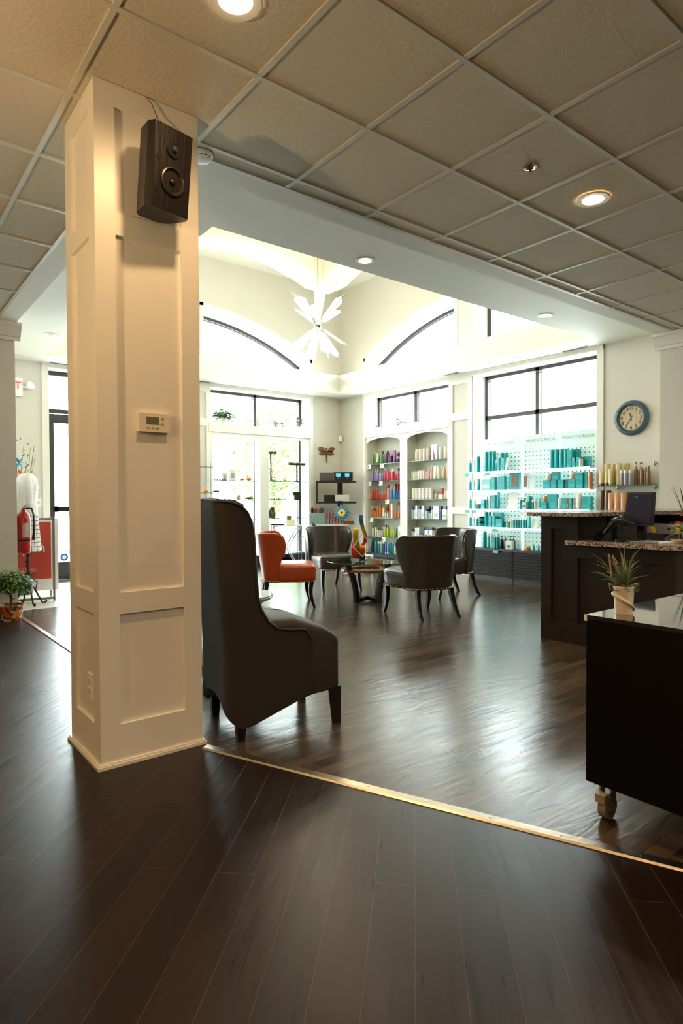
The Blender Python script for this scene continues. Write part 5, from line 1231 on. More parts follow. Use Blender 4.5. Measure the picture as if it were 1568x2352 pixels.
# ------------------------------------------------------------------ backlit turquoise display
t = thing('backlit_display', 'white backlit product display with glowing shelves in front of the big window', 'display')
M_panel = bpy.data.materials.new('patterned_acrylic'); M_panel.use_nodes = True
def panel_mat():
    nt = M_panel.node_tree; nt.nodes.clear(); L = nt.links.new
    tc = nt.nodes.new('ShaderNodeTexCoord'); mp = nt.nodes.new('ShaderNodeMapping'); mp.inputs['Scale'].default_value = (1, 16.5, 16.5); L(tc.outputs['Object'], mp.inputs[0])
    sp = nt.nodes.new('ShaderNodeSeparateXYZ'); L(mp.outputs[0], sp.inputs[0])
    def tri(out):
        fr = nt.nodes.new('ShaderNodeMath'); fr.operation = 'FRACT'; L(out, fr.inputs[0])
        sb = nt.nodes.new('ShaderNodeMath'); sb.operation = 'SUBTRACT'; L(fr.outputs[0], sb.inputs[0]); sb.inputs[1].default_value = .5
        ab = nt.nodes.new('ShaderNodeMath'); ab.operation = 'ABSOLUTE'; L(sb.outputs[0], ab.inputs[0]); return ab.outputs[0]
    a, c = tri(sp.outputs[1]), tri(sp.outputs[2])
    ad = nt.nodes.new('ShaderNodeMath'); ad.operation = 'ADD'; L(a, ad.inputs[0]); L(c, ad.inputs[1])
    lt = nt.nodes.new('ShaderNodeMath'); lt.operation = 'LESS_THAN'; L(ad.outputs[0], lt.inputs[0]); lt.inputs[1].default_value = .22
    g2 = nt.nodes.new('ShaderNodeMath'); g2.operation = 'GREATER_THAN'; L(ad.outputs[0], g2.inputs[0]); g2.inputs[1].default_value = .93
    l2 = nt.nodes.new('ShaderNodeMath'); l2.operation = 'LESS_THAN'; L(ad.outputs[0], l2.inputs[0]); l2.inputs[1].default_value = 1.1
    an = nt.nodes.new('ShaderNodeMath'); an.operation = 'MULTIPLY'; L(g2.outputs[0], an.inputs[0]); L(l2.outputs[0], an.inputs[1])
    mx_ = nt.nodes.new('ShaderNodeMath'); mx_.operation = 'MAXIMUM'; L(lt.outputs[0], mx_.inputs[0]); L(an.outputs[0], mx_.inputs[1])
    zz = nt.nodes.new('ShaderNodeSeparateXYZ'); L(tc.outputs['Object'], zz.inputs[0])
    below = nt.nodes.new('ShaderNodeMath'); below.operation = 'LESS_THAN'; L(zz.outputs[2], below.inputs[0]); below.inputs[1].default_value = 1.88
    fin = nt.nodes.new('ShaderNodeMath'); fin.operation = 'MULTIPLY'; L(mx_.outputs[0], fin.inputs[0]); L(below.outputs[0], fin.inputs[1])
    cm = nt.nodes.new('ShaderNodeMix'); cm.data_type = 'RGBA'; cm.inputs[6].default_value = lin((220, 234, 230)); cm.inputs[7].default_value = lin((112, 136, 136)); L(fin.outputs[0], cm.inputs[0])
    d = nt.nodes.new('ShaderNodeBsdfDiffuse'); tl = nt.nodes.new('ShaderNodeBsdfTranslucent'); L(cm.outputs[2], d.inputs[0]); L(cm.outputs[2], tl.inputs[0])
    s1 = nt.nodes.new('ShaderNodeMixShader'); s1.inputs[0].default_value = .22; L(d.outputs[0], s1.inputs[1]); L(tl.outputs[0], s1.inputs[2])
    gl = nt.nodes.new('ShaderNodeBsdfGlossy'); gl.inputs['Roughness'].default_value = .1
    s2 = nt.nodes.new('ShaderNodeMixShader'); s2.inputs[0].default_value = .06; L(s1.outputs[0], s2.inputs[1]); L(gl.outputs[0], s2.inputs[2])
    o = nt.nodes.new('ShaderNodeOutputMaterial'); L(s2.outputs[0], o.inputs[0])
panel_mat()
PX = 7.53
panels = ((6.10, 5.37), (5.345, 4.775), (4.75, 4.225))
for (ya, yb) in panels:
    b = MB(); b.box(PX, PX+.012, yb, ya, .46, 2.085); pn = b.build('panel', M_panel, t)
    me = text_mesh('OROCCANOIL', .082, .001, 1.06)
    wd = max(v.co.x for v in me.vertices)-min(v.co.x for v in me.vertices)
    tw = .47; s_ = tw/ (wd*1.12)
    me2 = me.copy(); me2.transform(Matrix.Scale(s_, 4)); me2.materials.clear(); me2.materials.append(mat('silver_letter', (150, 156, 156), .3, .5))
    o = put('lettering', me2, pn); o.rotation_euler = (R(90), 0, R(-90)); o.location = (PX-.003, (ya+yb)/2-.028, 2.0)
    m3 = text_mesh('M', .082, .001, 1.0).copy(); m3.transform(Matrix.Scale(s_, 4)); m3.materials.clear(); m3.materials.append(mat('orange_letter', (222, 150, 84), .3))
    o = put('initial', m3, pn); o.rotation_euler = (R(90), 0, R(-90)); o.location = (PX-.003, (ya+yb)/2-.028+wd*s_/2+.032, 2.0)
LED = emission('led_white', (226, 250, 255), 1.6)
for y in (5.357, 4.762):
    b = MB(); b.box(PX-.012, PX+.012, y-.007, y+.007, .46, 2.09); b.build('light_divider', LED, t)
for z, yr in ((1.59, 4.225), (1.315, 4.225), (1.04, 4.225), (.772, 4.225)):
    b = MB(); b.box(7.345, PX, yr, 6.2, z-.018, z-.002); sh = b.build('shelf', mat('white_acrylic', (244, 248, 248), .25), t)
    b = MB(); b.box(7.338, 7.3449, yr, 6.2, z-.021, z-.001); b.build('led_edge', LED, sh)
    b = MB(); b.box(PX-.02, PX-.001, yr, 6.1, z-.03, z-.018); b.build('led_strip', LED, sh)
b = MB(); b.box(7.345, PX, 4.225, 6.2, .43, .46); b.build('base_shelf', M_blackwood, t)
# slatted dark cabinets below
for k, (y0, y1, nm) in enumerate(((5.40, 6.2, 'dark slatted base cabinet left part under the backlit display'), (4.225, 5.385, 'dark slatted base cabinet right part under the backlit display'))):
    c = thing('slatted_cabinet', nm, 'cabinet', (0, 0, 0), 0, 'slatted cabinets under the display')
    b = MB(); b.box(7.36, 7.75, y0, y1, .0, .43); b.build('carcass', M_blackwood, c)
    b = MB()
    for j in range(9):
        z = .05+j*.042; b.prism([(7.36, y0, z), (7.335, y0, z+.004), (7.345, y0, z+.034), (7.36, y0, z+.036)], (0, y1-y0, 0))
    b.build('slat_front', mat('dark_slats', (24, 19, 19), .65, spec=.2), c)
GT = 'turquoise products on the backlit display'
# horizontal positions are given in picture-zoom units of the display, left edge 70 -> y 6.18, right edge 1420 -> y 4.23
def yt(zx):
    # perspective spacing along the display
    p = 1060+zx/4.612; dx = (p-784)/1422.9
    # ray in plan: fwd + dx*right ; intersect x = 7.42
    fx, fy = math.cos(yaw), math.sin(yaw); rx, ry = math.sin(yaw), -math.cos(yaw)
    k = 7.42/(fx+dx*rx); return k*(fy+dx*ry)
def teal(items, where, z, x=7.42):
    shelf_row([(q, k, h, r, a, c, adj, bk) for q, k, h, r, a, c, adj, bk in items], where, GT, z, yt, x)
T1 = 'top shelf of the backlit display'
teal([(95,'bottle',.185,.028,AQUA,SILV,'turquoise bottle',0),(135,'bottle',.185,.018,BEIGE,SILV,'slim beige bottle',0),(178,'can',.24,.03,AQUA,AQUA,'turquoise can',0),(265,'can',.30,.032,AQUA,AQUA,'turquoise can',0),(305,'can',.30,.032,AQUA,AQUA,'turquoise can',0),(343,'can',.30,.032,AQUA,AQUA,'turquoise can',0),(377,'capbottle',.16,.026,TEAL,BEIGE,'turquoise bottle with beige cap',0),(405,'box',.19,.028,AQUA2,AQUA,'turquoise box',0),(437,'box',.19,.04,AQUA2,AQUA,'turquoise box',.0),(400,'can',.27,.03,AQUA,AQUA,'back row turquoise can',.07),(437,'can',.27,.03,AQUA,AQUA,'back row turquoise can',.07),
 (962,'can',.255,.037,AQUA,AQUA,'turquoise banded can',0),(1010,'can',.255,.037,AQUA,AQUA,'turquoise banded can',0),(1062,'can',.255,.037,AQUA,AQUA,'turquoise banded can',0),(1108,'can',.255,.035,AQUA,AQUA,'turquoise banded can',0),(1150,'box',.235,.034,AQUA2,AQUA,'tall turquoise box',0),(1192,'box',.13,.038,AQUA2,AQUA,'short turquoise box',0),(1235,'box',.13,.036,AQUA2,AQUA,'short turquoise box',0),(1273,'capbottle',.105,.026,BEIGE,BEIGE,'small beige bottle',-.02),(1300,'box',.135,.05,AQUA,AQUA,'short turquoise box',.06),(1185,'box',.24,.05,AQUA,AQUA,'back row tall turquoise box',.06)], T1, 1.5885)
bands = MB()
T2 = 'second shelf of the backlit display'
teal([(95,'bottle',.175,.024,AQUA,SILV,'turquoise bottle',0),(130,'bottle',.17,.018,BEIGE,SILV,'slim beige bottle',0),(178,'tube',.175,.03,AQUA,AQUA,'turquoise tube',0),(262,'box',.16,.075,(90,180,172),(200,230,226),'windowed gift box',.02),(340,'box',.19,.036,AQUA2,AQUA,'tall turquoise box',0),(420,'box',.20,.055,AQUA,AQUA,'wide turquoise box',.02),
 (912,'box',.12,.054,AQUA,AQUA2,'low turquoise box',0),(982,'box',.12,.038,AQUA,AQUA2,'low turquoise box',0),(1058,'box',.12,.042,AQUA,AQUA2,'low turquoise box',0),(1100,'box',.12,.026,(52,112,96),TEAL,'dark green box',.02),(1175,'box',.125,.056,AQUA,AQUA2,'low turquoise box',0),(1252,'box',.105,.055,AQUA,AQUA2,'lower stacked turquoise box',0),(1315,'box',.21,.02,AQUA2,AQUA,'thin turquoise box',.02),(1362,'capbottle',.21,.034,(238,160,112),(238,160,112),'orange bottle',0)], T2, 1.3135)
product('box', (7.42, yt(1252), 1.4195), .10, .055, AQUA, AQUA2, 'turquoise box stacked on top of another beside the orange bottle', GT)
product('box', (7.44, yt(990), 1.434), .11, .05, AQUA, AQUA2, 'turquoise box on top of low boxes behind the cream jar, second shelf', GT)
product('jar', (7.42, yt(925), 1.434), .085, .042, BEIGE, WHITE, 'cream jar on top of the leftmost low box, second shelf of the display', GT)
product('jar', (7.42, yt(1180), 1.439), .09, .044, (220, 190, 170), CREAM, 'peach jar on top of a low box, second shelf of the display', GT)
T3 = 'third shelf of the backlit display'
teal([(97,'bottle',.185,.024,AQUA,SILV,'turquoise bottle',0),(138,'pump',.19,.022,BEIGE,SILV,'beige pump bottle',0),(180,'jar',.075,.045,AQUA,AMBER,'turquoise bowl jar',0),(235,'box',.135,.034,AQUA2,AQUA,'turquoise box',0),(272,'bottle',.18,.022,AQUA,SILV,'turquoise bottle',.0),(300,'bottle',.195,.022,BEIGE,SILV,'beige bottle',0),(342,'box',.20,.036,AQUA,AQUA2,'turquoise box',0),(388,'tube',.24,.026,AQUA,AQUA,'turquoise tube',0),
 (630,'capbottle',.16,.022,TEAL,BEIGE,'teal bottle with beige cap',0),(658,'capbottle',.16,.022,TEAL,BEIGE,'teal bottle with beige cap',0),(688,'box',.105,.03,(190,214,208),TEAL,'small pale printed box',-.03),(716,'can',.18,.034,TEAL,TEAL,'teal can',.02),(755,'capbottle',.125,.018,TEAL,WHITE,'small teal bottle',0),(782,'capbottle',.14,.02,BEIGE,WHITE,'small beige bottle',0),(825,'tube',.16,.018,AQUA2,WHITE,'light turquoise tube',0),(850,'tube',.19,.02,AQUA2,AQUA,'light turquoise tube',0),
 (888,'box',.095,.05,AQUA,AQUA2,'low turquoise box',-.02),(970,'box',.20,.075,AQUA,AQUA2,'large turquoise box',0),(1046,'tube',.155,.028,BEIGE,BEIGE,'beige tube',-.02),(1098,'box',.15,.038,AQUA,AQUA2,'medium turquoise box',0),(1132,'box',.15,.012,(150,92,64),AMBER,'thin brown box',0),(1160,'box',.15,.022,TEAL2,AQUA,'slim green box',0),(1190,'capbottle',.15,.018,SILV,SILV,'slim grey bottle',0),(1250,'tube',.21,.034,BEIGE,BEIGE,'tall beige tube',-.02),(1296,'box',.17,.018,AQUA,AQUA2,'thin turquoise carton',0),(1322,'box',.17,.016,AQUA,AQUA2,'thin turquoise carton',0),(1345,'box',.17,.016,AQUA2,AQUA2,'thin turquoise carton',0),(1368,'box',.17,.016,AQUA2,AQUA,'thin turquoise carton',0)], T3, 1.0385)
product('jar', (7.41, yt(893), 1.134), .085, .038, AMBER, (238, 190, 140), 'amber jar standing on a low turquoise box, third shelf of the display', GT)
T4 = 'fourth shelf of the backlit display'
teal([(97,'bottle',.17,.024,AQUA,SILV,'turquoise bottle',0),(130,'pump',.19,.02,BEIGE,SILV,'beige pump bottle',0),(165,'pump',.17,.02,AQUA,BLK,'turquoise bottle with black pump',0),(215,'jar',.075,.05,AQUA,BLK,'lower turquoise jar with black lid',0),(262,'can',.22,.03,AQUA,AQUA,'turquoise can',0),(300,'can',.22,.022,AQUA2,AQUA,'slim turquoise can',0),(322,'box',.16,.022,AQUA2,AQUA,'small turquoise box',-.02),(357,'box',.16,.022,AQUA2,AQUA,'small turquoise box',-.02),(365,'box',.215,.08,AQUA,AQUA,'back row wide turquoise box',.05),(415,'box',.12,.055,AQUA,AQUA2,'low turquoise box',-.02),
 (458,'capbottle',.11,.014,TEAL,WHITE,'mini teal bottle',0),(481,'capbottle',.12,.014,BEIGE,WHITE,'mini beige bottle',0),(503,'capbottle',.11,.014,TEAL,WHITE,'mini teal bottle',0),(527,'capbottle',.125,.015,BEIGE,WHITE,'mini beige bottle',0),(553,'capbottle',.14,.016,TEAL,WHITE,'mini teal bottle',0),(580,'capbottle',.14,.016,TEAL,WHITE,'mini teal bottle',0),(605,'capbottle',.14,.016,TEAL,WHITE,'mini teal bottle',0),(631,'capbottle',.14,.016,TEAL,WHITE,'mini teal bottle',0),(657,'capbottle',.14,.016,TEAL,WHITE,'mini teal bottle',0),(684,'capbottle',.14,.016,TEAL,WHITE,'mini teal bottle',0),(715,'tube',.165,.024,TEAL2,TEAL,'green teal tube',0)], T4, .7705)
product('jar', (7.42, yt(215), .847), .075, .05, AQUA, BLK, 'upper turquoise jar with black lid on fourth display shelf', GT)
T5 = 'base shelf of the backlit display'
teal([(245,'can',.24,.03,AQUA,AQUA,'turquoise can',0),(290,'capbottle',.215,.026,AQUA2,BEIGE,'turquoise bottle with beige cap',0),(318,'capbottle',.215,.022,BEIGE,PINKC,'beige bottle',0),(345,'box',.165,.03,TEAL,TEAL2,'teal box',0),(385,'capbottle',.215,.026,AQUA,BEIGE,'turquoise bottle with beige cap',0),(425,'pump',.19,.03,BLK,BLK,'black pump bottle',0),(465,'pump',.18,.028,BLK,BLK,'black pump bottle',0),(500,'pump',.19,.028,BLK,BLK,'black pump bottle',.04),(530,'pump',.19,.028,BLK,BLK,'black pump bottle',.04),(528,'box',.125,.052,(226,226,214),TEAL,'white box with printed bottles',-.04),(700,'jar',.06,.04,AMBER,(236,210,160),'small amber jar',0),(765,'pump',.10,.016,TEAL2,BLK,'small turquoise pump bottle',0),(815,'pump',.10,.016,TEAL2,BLK,'small turquoise pump bottle',0)], T5, .4605)
def card(y, z, w_, h_, lbl, c, pic=None, x=7.43, lean=.0):
    t_ = thing('display_card', lbl, 'sign', (x, y, z))
    b = MB(); b.prism([(0, -w_/2, 0), (0, w_/2, 0), (.02, w_/2-lean, h_), (.02, -w_/2-lean, h_)], (.004, 0, 0)); b.build('card', mat('card_%d_%d_%d' % c, c, .5), t_)
    if pic:
        b = MB(); b.prism([(.000, -w_*.27, h_*.17), (.000, w_*.27, h_*.17), (.015, w_*.27, h_*.85), (.015, -w_*.27, h_*.85)], (-.002, 0, 0)); p_ = b.build('picture', mat('picture_brown', (128, 96, 72), .5, vary=(.6, 14)), t_)
card(yt(552), 1.3135, .195, .245, 'turquoise framed picture on the second shelf of the backlit display', AQUA, True)
card(yt(665), 1.3135, .09, .22, 'pale framed photo right of the turquoise framed picture', (214, 226, 222), True)
card(yt(735), 1.3135, .08, .20, 'faint clear framed card at the middle of the second display shelf', (214, 228, 224))
card(yt(540), 1.0385, .16, .235, 'blank white leaning card on the third shelf of the backlit display', (238, 234, 228), None, 7.40, .02)
card(yt(470), 1.5885, .05, .19, 'narrow white leaning card on the top shelf of the backlit display', (244, 244, 242), None, 7.40, .03)
card(yt(770), .7705, .085, .13, 'small white printed card on the fourth shelf of the backlit display', (226, 226, 218), None)
for (zx, z, lb) in ((100, 1.57, 'top shelf, far left'), (315, 1.57, 'top shelf, under the turquoise cans'), (100, 1.02, 'third shelf, far left'), (175, 1.02, 'third shelf, second from left'), (395, .75, 'fourth shelf'), (400, .44, 'base shelf')):
    b = MB(); yy = yt(zx); b.box(7.325, 7.3275, yy-.045, yy+.045, z-.045, z-.002)
    tag(b.build('shelf_tag', mat('tag_teal', (120, 196, 192), .5)), 'pale turquoise shelf tag on the backlit display, '+lb, 'sign', 'shelf tags on the backlit display')

# ------------------------------------------------------------------ clock and small glass shelves on the right
t = thing('wall_clock', 'round blue grey wall clock with cream face', 'clock', (7.498, 3.757, 2.163))
M_rim = mat('blue_grey_paint', (70, 96, 108), .4, vary=(.15, 20))
b = MB(); b.lathe([(.150, 0), (.208, 0), (.214, .015), (.205, .035), (.188, .046), (.172, .05), (.16, .038), (.150, .028), (.150, 0)], 56, cap=False); o = b.build('rim', M_rim, t, smooth=40); o.rotation_euler = (0, R(-90), 0)
b = MB(); b.cyl((-.022, 0, 0), .155, .02, 48, axis='X'); b.build('face', mat('clock_face', (206, 190, 158), .6, vary=(.12, 12)), t)
b = MB()
for yy in (-.06, 0, .06): b.box(-.0225, -.0222, yy-.0008, yy+.0008, -math.sqrt(.15**2-yy**2), math.sqrt(.15**2-yy**2))
b.build('plank_line', mat('face_line', (130, 112, 86), .7), t)
M_num = mat('numeral_brown', (58, 48, 40), .6)
for n_ in range(1, 13):
    a = R(90-30*n_); me = text_mesh(str(n_), .06, .0005).copy(); me.materials.clear(); me.materials.append(M_num)
    o = put('numeral', me, t); o.rotation_euler = (R(90), 0, R(-90)); o.location = (-.024, -math.cos(a)*.118, math.sin(a)*.118)
for L_, a_, w_ in ((.075, R(90+18), .006), (.105, R(-124), .004)):
    b = MB(); M = Matrix.Rotation(0, 4, 'X')
    c, s = math.cos(a_), math.sin(a_)
    def hp(u, v): return (-.026, -(u*c-v*s), u*s+v*c)
    b.prism([hp(-.03, -w_*.5), hp(-.03, w_*.5), hp(L_*.6, w_), hp(L_, 0), hp(L_*.6, -w_)], (-.001, 0, 0)); b.build('hand', M_num, t)
def wall_shelf(z, lbl):
    t = thing('glass_wall_shelf', lbl, 'shelf', (7.5, 3.70, z), 0, 'glass shelves under the clock')
    b = MB(); b.box(-.24, -.01, -.35, .37, -.008, 0); b.build('glass_shelf', M_cleartint, t)
    b = MB(); b.box(-.243, -.24, -.35, .37, -.008, 0); b.build('glass_edge', M_edge, t)
    for y in (-.24, .22):
        b = MB(); b.tube([(0, y, -.02), (-.03, y, -.045), (-.045, y, -.02), (-.045, y, .012)], .010, 8); b.cyl((-.006, y, -.02), .018, .006, 14, axis='X'); b.build('bracket', M_steel, t)
wall_shelf(1.34, 'glass wall shelf under the clock, upper one holding gold tubes'); wall_shelf(1.0, 'lower glass wall shelf holding copper tubes')
for y in (3.47, 3.92):
    t = thing('shelf_hook', ('right' if y < 3.6 else 'left')+' empty steel shelf hook on the wall below the clock', 'hook', (7.5, y, 1.60), 0, 'steel hooks under the clock')
    b = MB(); b.cyl((-.006, 0, 0), .018, .006, 14, axis='X'); b.build('plate', M_steel, t)
    b = MB(); b.tube([(-.006, 0, 0), (-.03, 0, -.025), (-.045, 0, 0), (-.04, 0, .018)], .009, 8); b.build('hook', M_steel, t)
GOLD=(196,174,110); PLUM=(78,44,40); BRZ=(140,96,60); LGREY=(176,176,184); COP=(196,134,84); COCOA=(110,78,58)
GW = 'gold and bronze products on the glass wall shelves'
def ys(zx):  # zoom units of the region left edge 1350, scale 4.70
    p = 1350+zx/4.70; dx = (p-784)/1422.9
    fx, fy = math.cos(yaw), math.sin(yaw); rx, ry = math.sin(yaw), -math.cos(yaw)
    k = 7.36/(fx+dx*rx); return k*(fy+dx*ry)
shelf_row([(150,'tube',.20,.034,GOLD,PLUM,'short gold and plum tube',0),(208,'tube',.27,.036,GOLD,PLUM,'tall gold and plum tube',0),(262,'tube',.205,.032,GOLD,GOLD,'short gold tube',-.03),(266,'tube',.27,.036,GOLD,GOLD,'back row gold tube',.05),(332,'tube',.27,.036,GOLD,GOLD,'tall gold tube',0),(395,'tube',.27,.034,GOLD,GOLD,'back row gold tube',.05),(378,'capbottle',.185,.026,LGREY,(220,216,206),'grey cylinder bottle',-.03),(424,'capbottle',.185,.026,LGREY,(220,216,206),'grey cylinder bottle',-.03),(474,'capbottle',.185,.026,LGREY,(220,216,206),'grey cylinder bottle',-.03),(518,'pump',.285,.024,BRZ,BRZ,'bronze pump bottle',0),(545,'pump',.28,.022,BRZ,BRZ,'bronze pump bottle',.05),(580,'pump',.28,.026,(150,112,66),BRZ,'bronze pump bottle',0),(622,'bottle',.21,.022,COCOA,BRZ,'small brown bottle',0),(652,'bottle',.22,.024,COCOA,BRZ,'small brown bottle',0)], 'the upper glass wall shelf', GW, 1.3405, ys, 7.36)
shelf_row([(155,'capbottle',.28,.034,COCOA,COCOA,'tall brown bottle',0),(215,'capbottle',.28,.044,COCOA,COCOA,'tall brown bottle',0),(268,'tube',.25,.042,COP,COP,'copper tube',-.03),(335,'tube',.25,.042,COP,COP,'copper tube',-.03),(400,'tube',.25,.04,COP,COP,'copper tube',-.03)], 'the lower glass wall shelf', GW, 1.0005, ys, 7.36)

# ------------------------------------------------------------------ reception desk
t = thing('reception_desk', 'dark espresso wood reception desk with panelled front', 'desk')
b = MB()
b.box(4.585, 5.05, 2.72, 3.05, 0, 1.035)           # tall end under the bar
b.box(5.0, 7.0, 2.72, 3.02, 0, 1.035)
b.box(4.585, 5.0, 1.97, 2.72, 0, .808)
b.build('carcass', M_espresso, t)
b = MB()
fx0, fx1 = 4.565, 4.586
b.box(fx0, fx1, 2.965, 3.062, .17, 1.035); b.box(fx0, fx1, 2.725, 2.815, .17, 1.035); b.box(fx0, fx1, 1.97, 2.05, .17, .80)
b.box(fx0, fx1, 2.815, 2.965, .93, 1.035); b.box(fx0, fx1, 2.05, 2.725, .70, .80)
b.box(fx0-.002, fx1, 1.97, 3.062, 0, .17)
b.build('front_panelling', M_espresso, t, bevel=0)
b = MB(); b.box(4.585, 5.0, 3.05, 3.062, 0, 1.035); b.build('end_panel', M_espresso, t)
t = thing('granite_bar_top', 'raised speckled granite bar top of the reception desk', 'countertop')
b = MB(); b.prism([(4.46, 3.20, 1.036), (4.42, 3.10, 1.036), (4.44, 2.70, 1.036), (4.60, 2.62, 1.036), (5.2, 2.58, 1.036), (7.0, 2.46, 1.036), (7.0, 3.24, 1.036), (4.55, 3.25, 1.036)], (0, 0, .03)); b.build('slab', M_granite, t, bevel=.009)
t = thing('granite_counter', 'lower speckled granite counter of the reception desk', 'countertop')
b = MB(); b.prism([(4.50, 2.80, .81), (4.48, 2.76, .81), (4.48, 1.98, .81), (4.53, 1.92, .81), (5.02, 1.92, .81), (5.02, 2.719, .81), (4.569, 2.719, .81), (4.569, 2.80, .81)], (0, 0, .032)); b.build('slab', M_granite, t, bevel=.009)
CTZ = .8425
# work desk behind
t = thing('work_surface', 'dark lower work surface behind the reception counter', 'desk')
b = MB(); b.box(5.03, 5.75, 1.2, 2.71, .72, .75); b.build('top', M_black, t)
b = MB(); b.box(5.03, 5.75, 1.2, 1.24, 0, .72); b.build('leg_panel', M_espresso, t)
# phone
t = thing('desk_phone', 'black desk phone with angled cradle on the lower granite counter', 'phone', (4.72, 2.56, CTZ), R(140))
b = MB(); b.prism([(-.09, -.09, 0), (.09, -.09, 0), (.05, -.09, .05), (-.085, -.09, .17)], (0, .18, 0)); b.build('base', M_black, t, bevel=.006)
b = MB(); b.tube([(-.09, .07, .19), (-.03, .07, .15), (.03, .07, .10), (.06, .07, .06)], [.016, .012, .012, .018], 10); b.build('handset', M_black, t, smooth=60)
b = MB(); b.prism([(-.075, -.06, .168), (-.02, -.06, .125), (-.018, -.06, .128), (-.073, -.06, .171)], (0, .09, 0)); b.build('screen', mat('screen_grey', (90, 94, 98), .1), t)
t = thing('barcode_scanner', 'black handheld barcode scanner standing beside the desk phone', 'scanner', (4.66, 2.42, CTZ), R(120))
b = MB(); b.cyl((0, 0, 0), .045, .02, 20); b.build('stand', M_black, t, smooth=40)
b = MB(); b.tube([(0, 0, .015), (.01, 0, .08), (.0, 0, .135)], [.018, .016, .02], 10); b.tube([(.06, 0, .155), (.02, 0, .165), (-.04, 0, .15), (-.09, 0, .135)], [.02, .03, .03, .018], 12); b.build('scanner_head', M_black, t, smooth=60)
t = thing('touch_display', 'dark upright touch screen on a stand above the granite counter', 'monitor', (4.93, 2.42, CTZ), R(-8))
b = MB(); b.prism([(0, -.125, .115), (0, .125, .115), (.035, .118, .385), (.035, -.118, .385)], (.02, 0, 0)); sc_b = b.build('housing', mat('graphite', (44, 42, 48), .35), t, bevel=.006)
b = MB(); b.prism([(-.0015, -.112, .135), (-.0015, .112, .135), (.032, .107, .372), (.032, -.107, .372)], (-.001, 0, 0)); b.build('screen', mat('dark_screen', (42, 42, 58), .15), t)
me = text_mesh('VIVA', .014, .0003).copy(); me.materials.clear(); me.materials.append(mat('logo_grey', (150, 148, 156), .4)); o = put('logo', me, t); o.rotation_euler = (R(83), 0, R(-90)); o.location = (.022, .03, .345)
b = MB(); b.box(.03, .07, -.03, .03, .0, .2); b.box(-.03, .12, -.07, .07, 0, .012); b.build('stand', mat('graphite', (44, 42, 48), .35), t)
t = thing('desktop_computer', 'silver computer with black screen and sticky notes behind the counter', 'computer', (5.35, 2.42, .75), R(-10))
b = MB(); b.box(0, .02, -.29, .17, .13, .215); b.build('chin', mat('aluminium', (178, 174, 170), .35, .4), t, bevel=.003)
b = MB(); b.box(0.0, .018, -.29, .17, .216, .29); b.build('screen', mat('black_screen', (12, 12, 14), .08), t)
b = MB(); b.box(.03, .06, -.12, .0, .0, .2); b.box(-.06, .12, -.14, .02, 0, .01); b.build('stand', mat('aluminium', (178, 174, 170), .35, .4), t)
b = MB(); b.sph((-.001, -.06, .172), .012, 14, (.1, .85, 1)); b.sph((-.001, -.063, .189), .005, 8, (.1, .6, 1.2)); b.build('logo', M_black, t)
for yy, c_, n_, tilt, h_ in ((.085, (226, 120, 150), 'pink', 0, .075), (.045, (206, 216, 60), 'lime', .02, .07), (-.17, (236, 180, 30), 'yellow', .008, .085), (-.215, (90, 180, 190), 'turquoise', 0, .085)):
    w_ = .036
    b = MB(); b.prism([(5.35-.014, 0, 0), (5.35-.014, w_, 0), (5.35-.008, w_+tilt, h_), (5.35-.008, tilt, h_)], (-.001, 0, 0)); 
    o = tag(b.build('sticky_note', mat('note_'+n_, c_, .6)), n_+' sticky note hanging on the silver computer', 'sticky note', 'sticky notes on the computer'); o.location = (.0+yy*.17-.004, 2.42+yy, .885)
t = thing('spiral_notebook', 'open spiral notebook lying on the granite counter', 'notebook', (4.73, 2.22, CTZ), R(-6))
b = MB(); b.box(-.10, .02, -.12, .12, 0, .006); b.box(.03, .15, -.12, .12, 0, .008); b.build('pages', M_paper, t)
b = MB()
for k in range(20): b.tube([(-.105+.016*math.cos(a*PI/4), -.115+k*.012, .012+.012*math.sin(a*PI/4)) for a in range(9)], .0018, 5)
b.build('spiral', M_black, t)
b = MB(); b.cyl((4.86, 2.08, CTZ), .05, .022, 24); tag(b.build('saucer', mat('cream_ceramic', (222, 200, 168), .3), smooth=40), 'small cream dish on the counter beside the red plant', 'dish')
t = thing('receipt_printer', 'black boxy printer in the shade behind the counter', 'printer', (5.30, 2.03, .75))
b = MB(); b.box(-.1, .1, -.09, .09, 0, .20); b.build('case', M_black, t, bevel=.01)
b = MB(); b.tube([(-.08, .06, .2), (-.09, .07, .25)], .004, 6); b.sph((-.09, .07, .262), .014, 10); b.build('indicator', mat('pale_knob', (190, 186, 180), .3), t)
# bromeliad
t = thing('bromeliad', 'potted bromeliad with red bracts and green leaves at the right end of the counter', 'plant', (4.80, 1.975, CTZ))
b = MB(); b.lathe([(.04, 0), (.05, .09), (.045, .09), (.04, .07), (.001, .07)], 20, cap=False); b.build('pot', mat('grey_pot', (150, 150, 138), .5), t, smooth=40)
b = MB(); rr = random.Random(5)
for k in range(16):
    a = 2*PI*k/16+.2; leaf(b, (.01*math.cos(a), .01*math.sin(a), .08), (math.cos(a), math.sin(a), rr.uniform(.1, .9)), rr.uniform(.15, .2), .04, .35)
b.build('foliage', mat('bromeliad_green', (96, 134, 34), .35), t)
b = MB()
for k in range(12):
    a = 2*PI*k/12; z = .12+.012*k; leaf(b, (.005*math.cos(a*2.3), .005*math.sin(a*2.3), z), (math.cos(a*2.3), math.sin(a*2.3), .45), .16-.005*k, .036, .35)
b.build('red_bract', mat('bract_red', (186, 24, 56), .35), t)
b = MB()
for k in range(5):
    a = 2.0+k*.5; leaf(b, (0, 0, .1), (math.cos(a)*.35, math.sin(a)*.35, 1), .38, .016, .1)
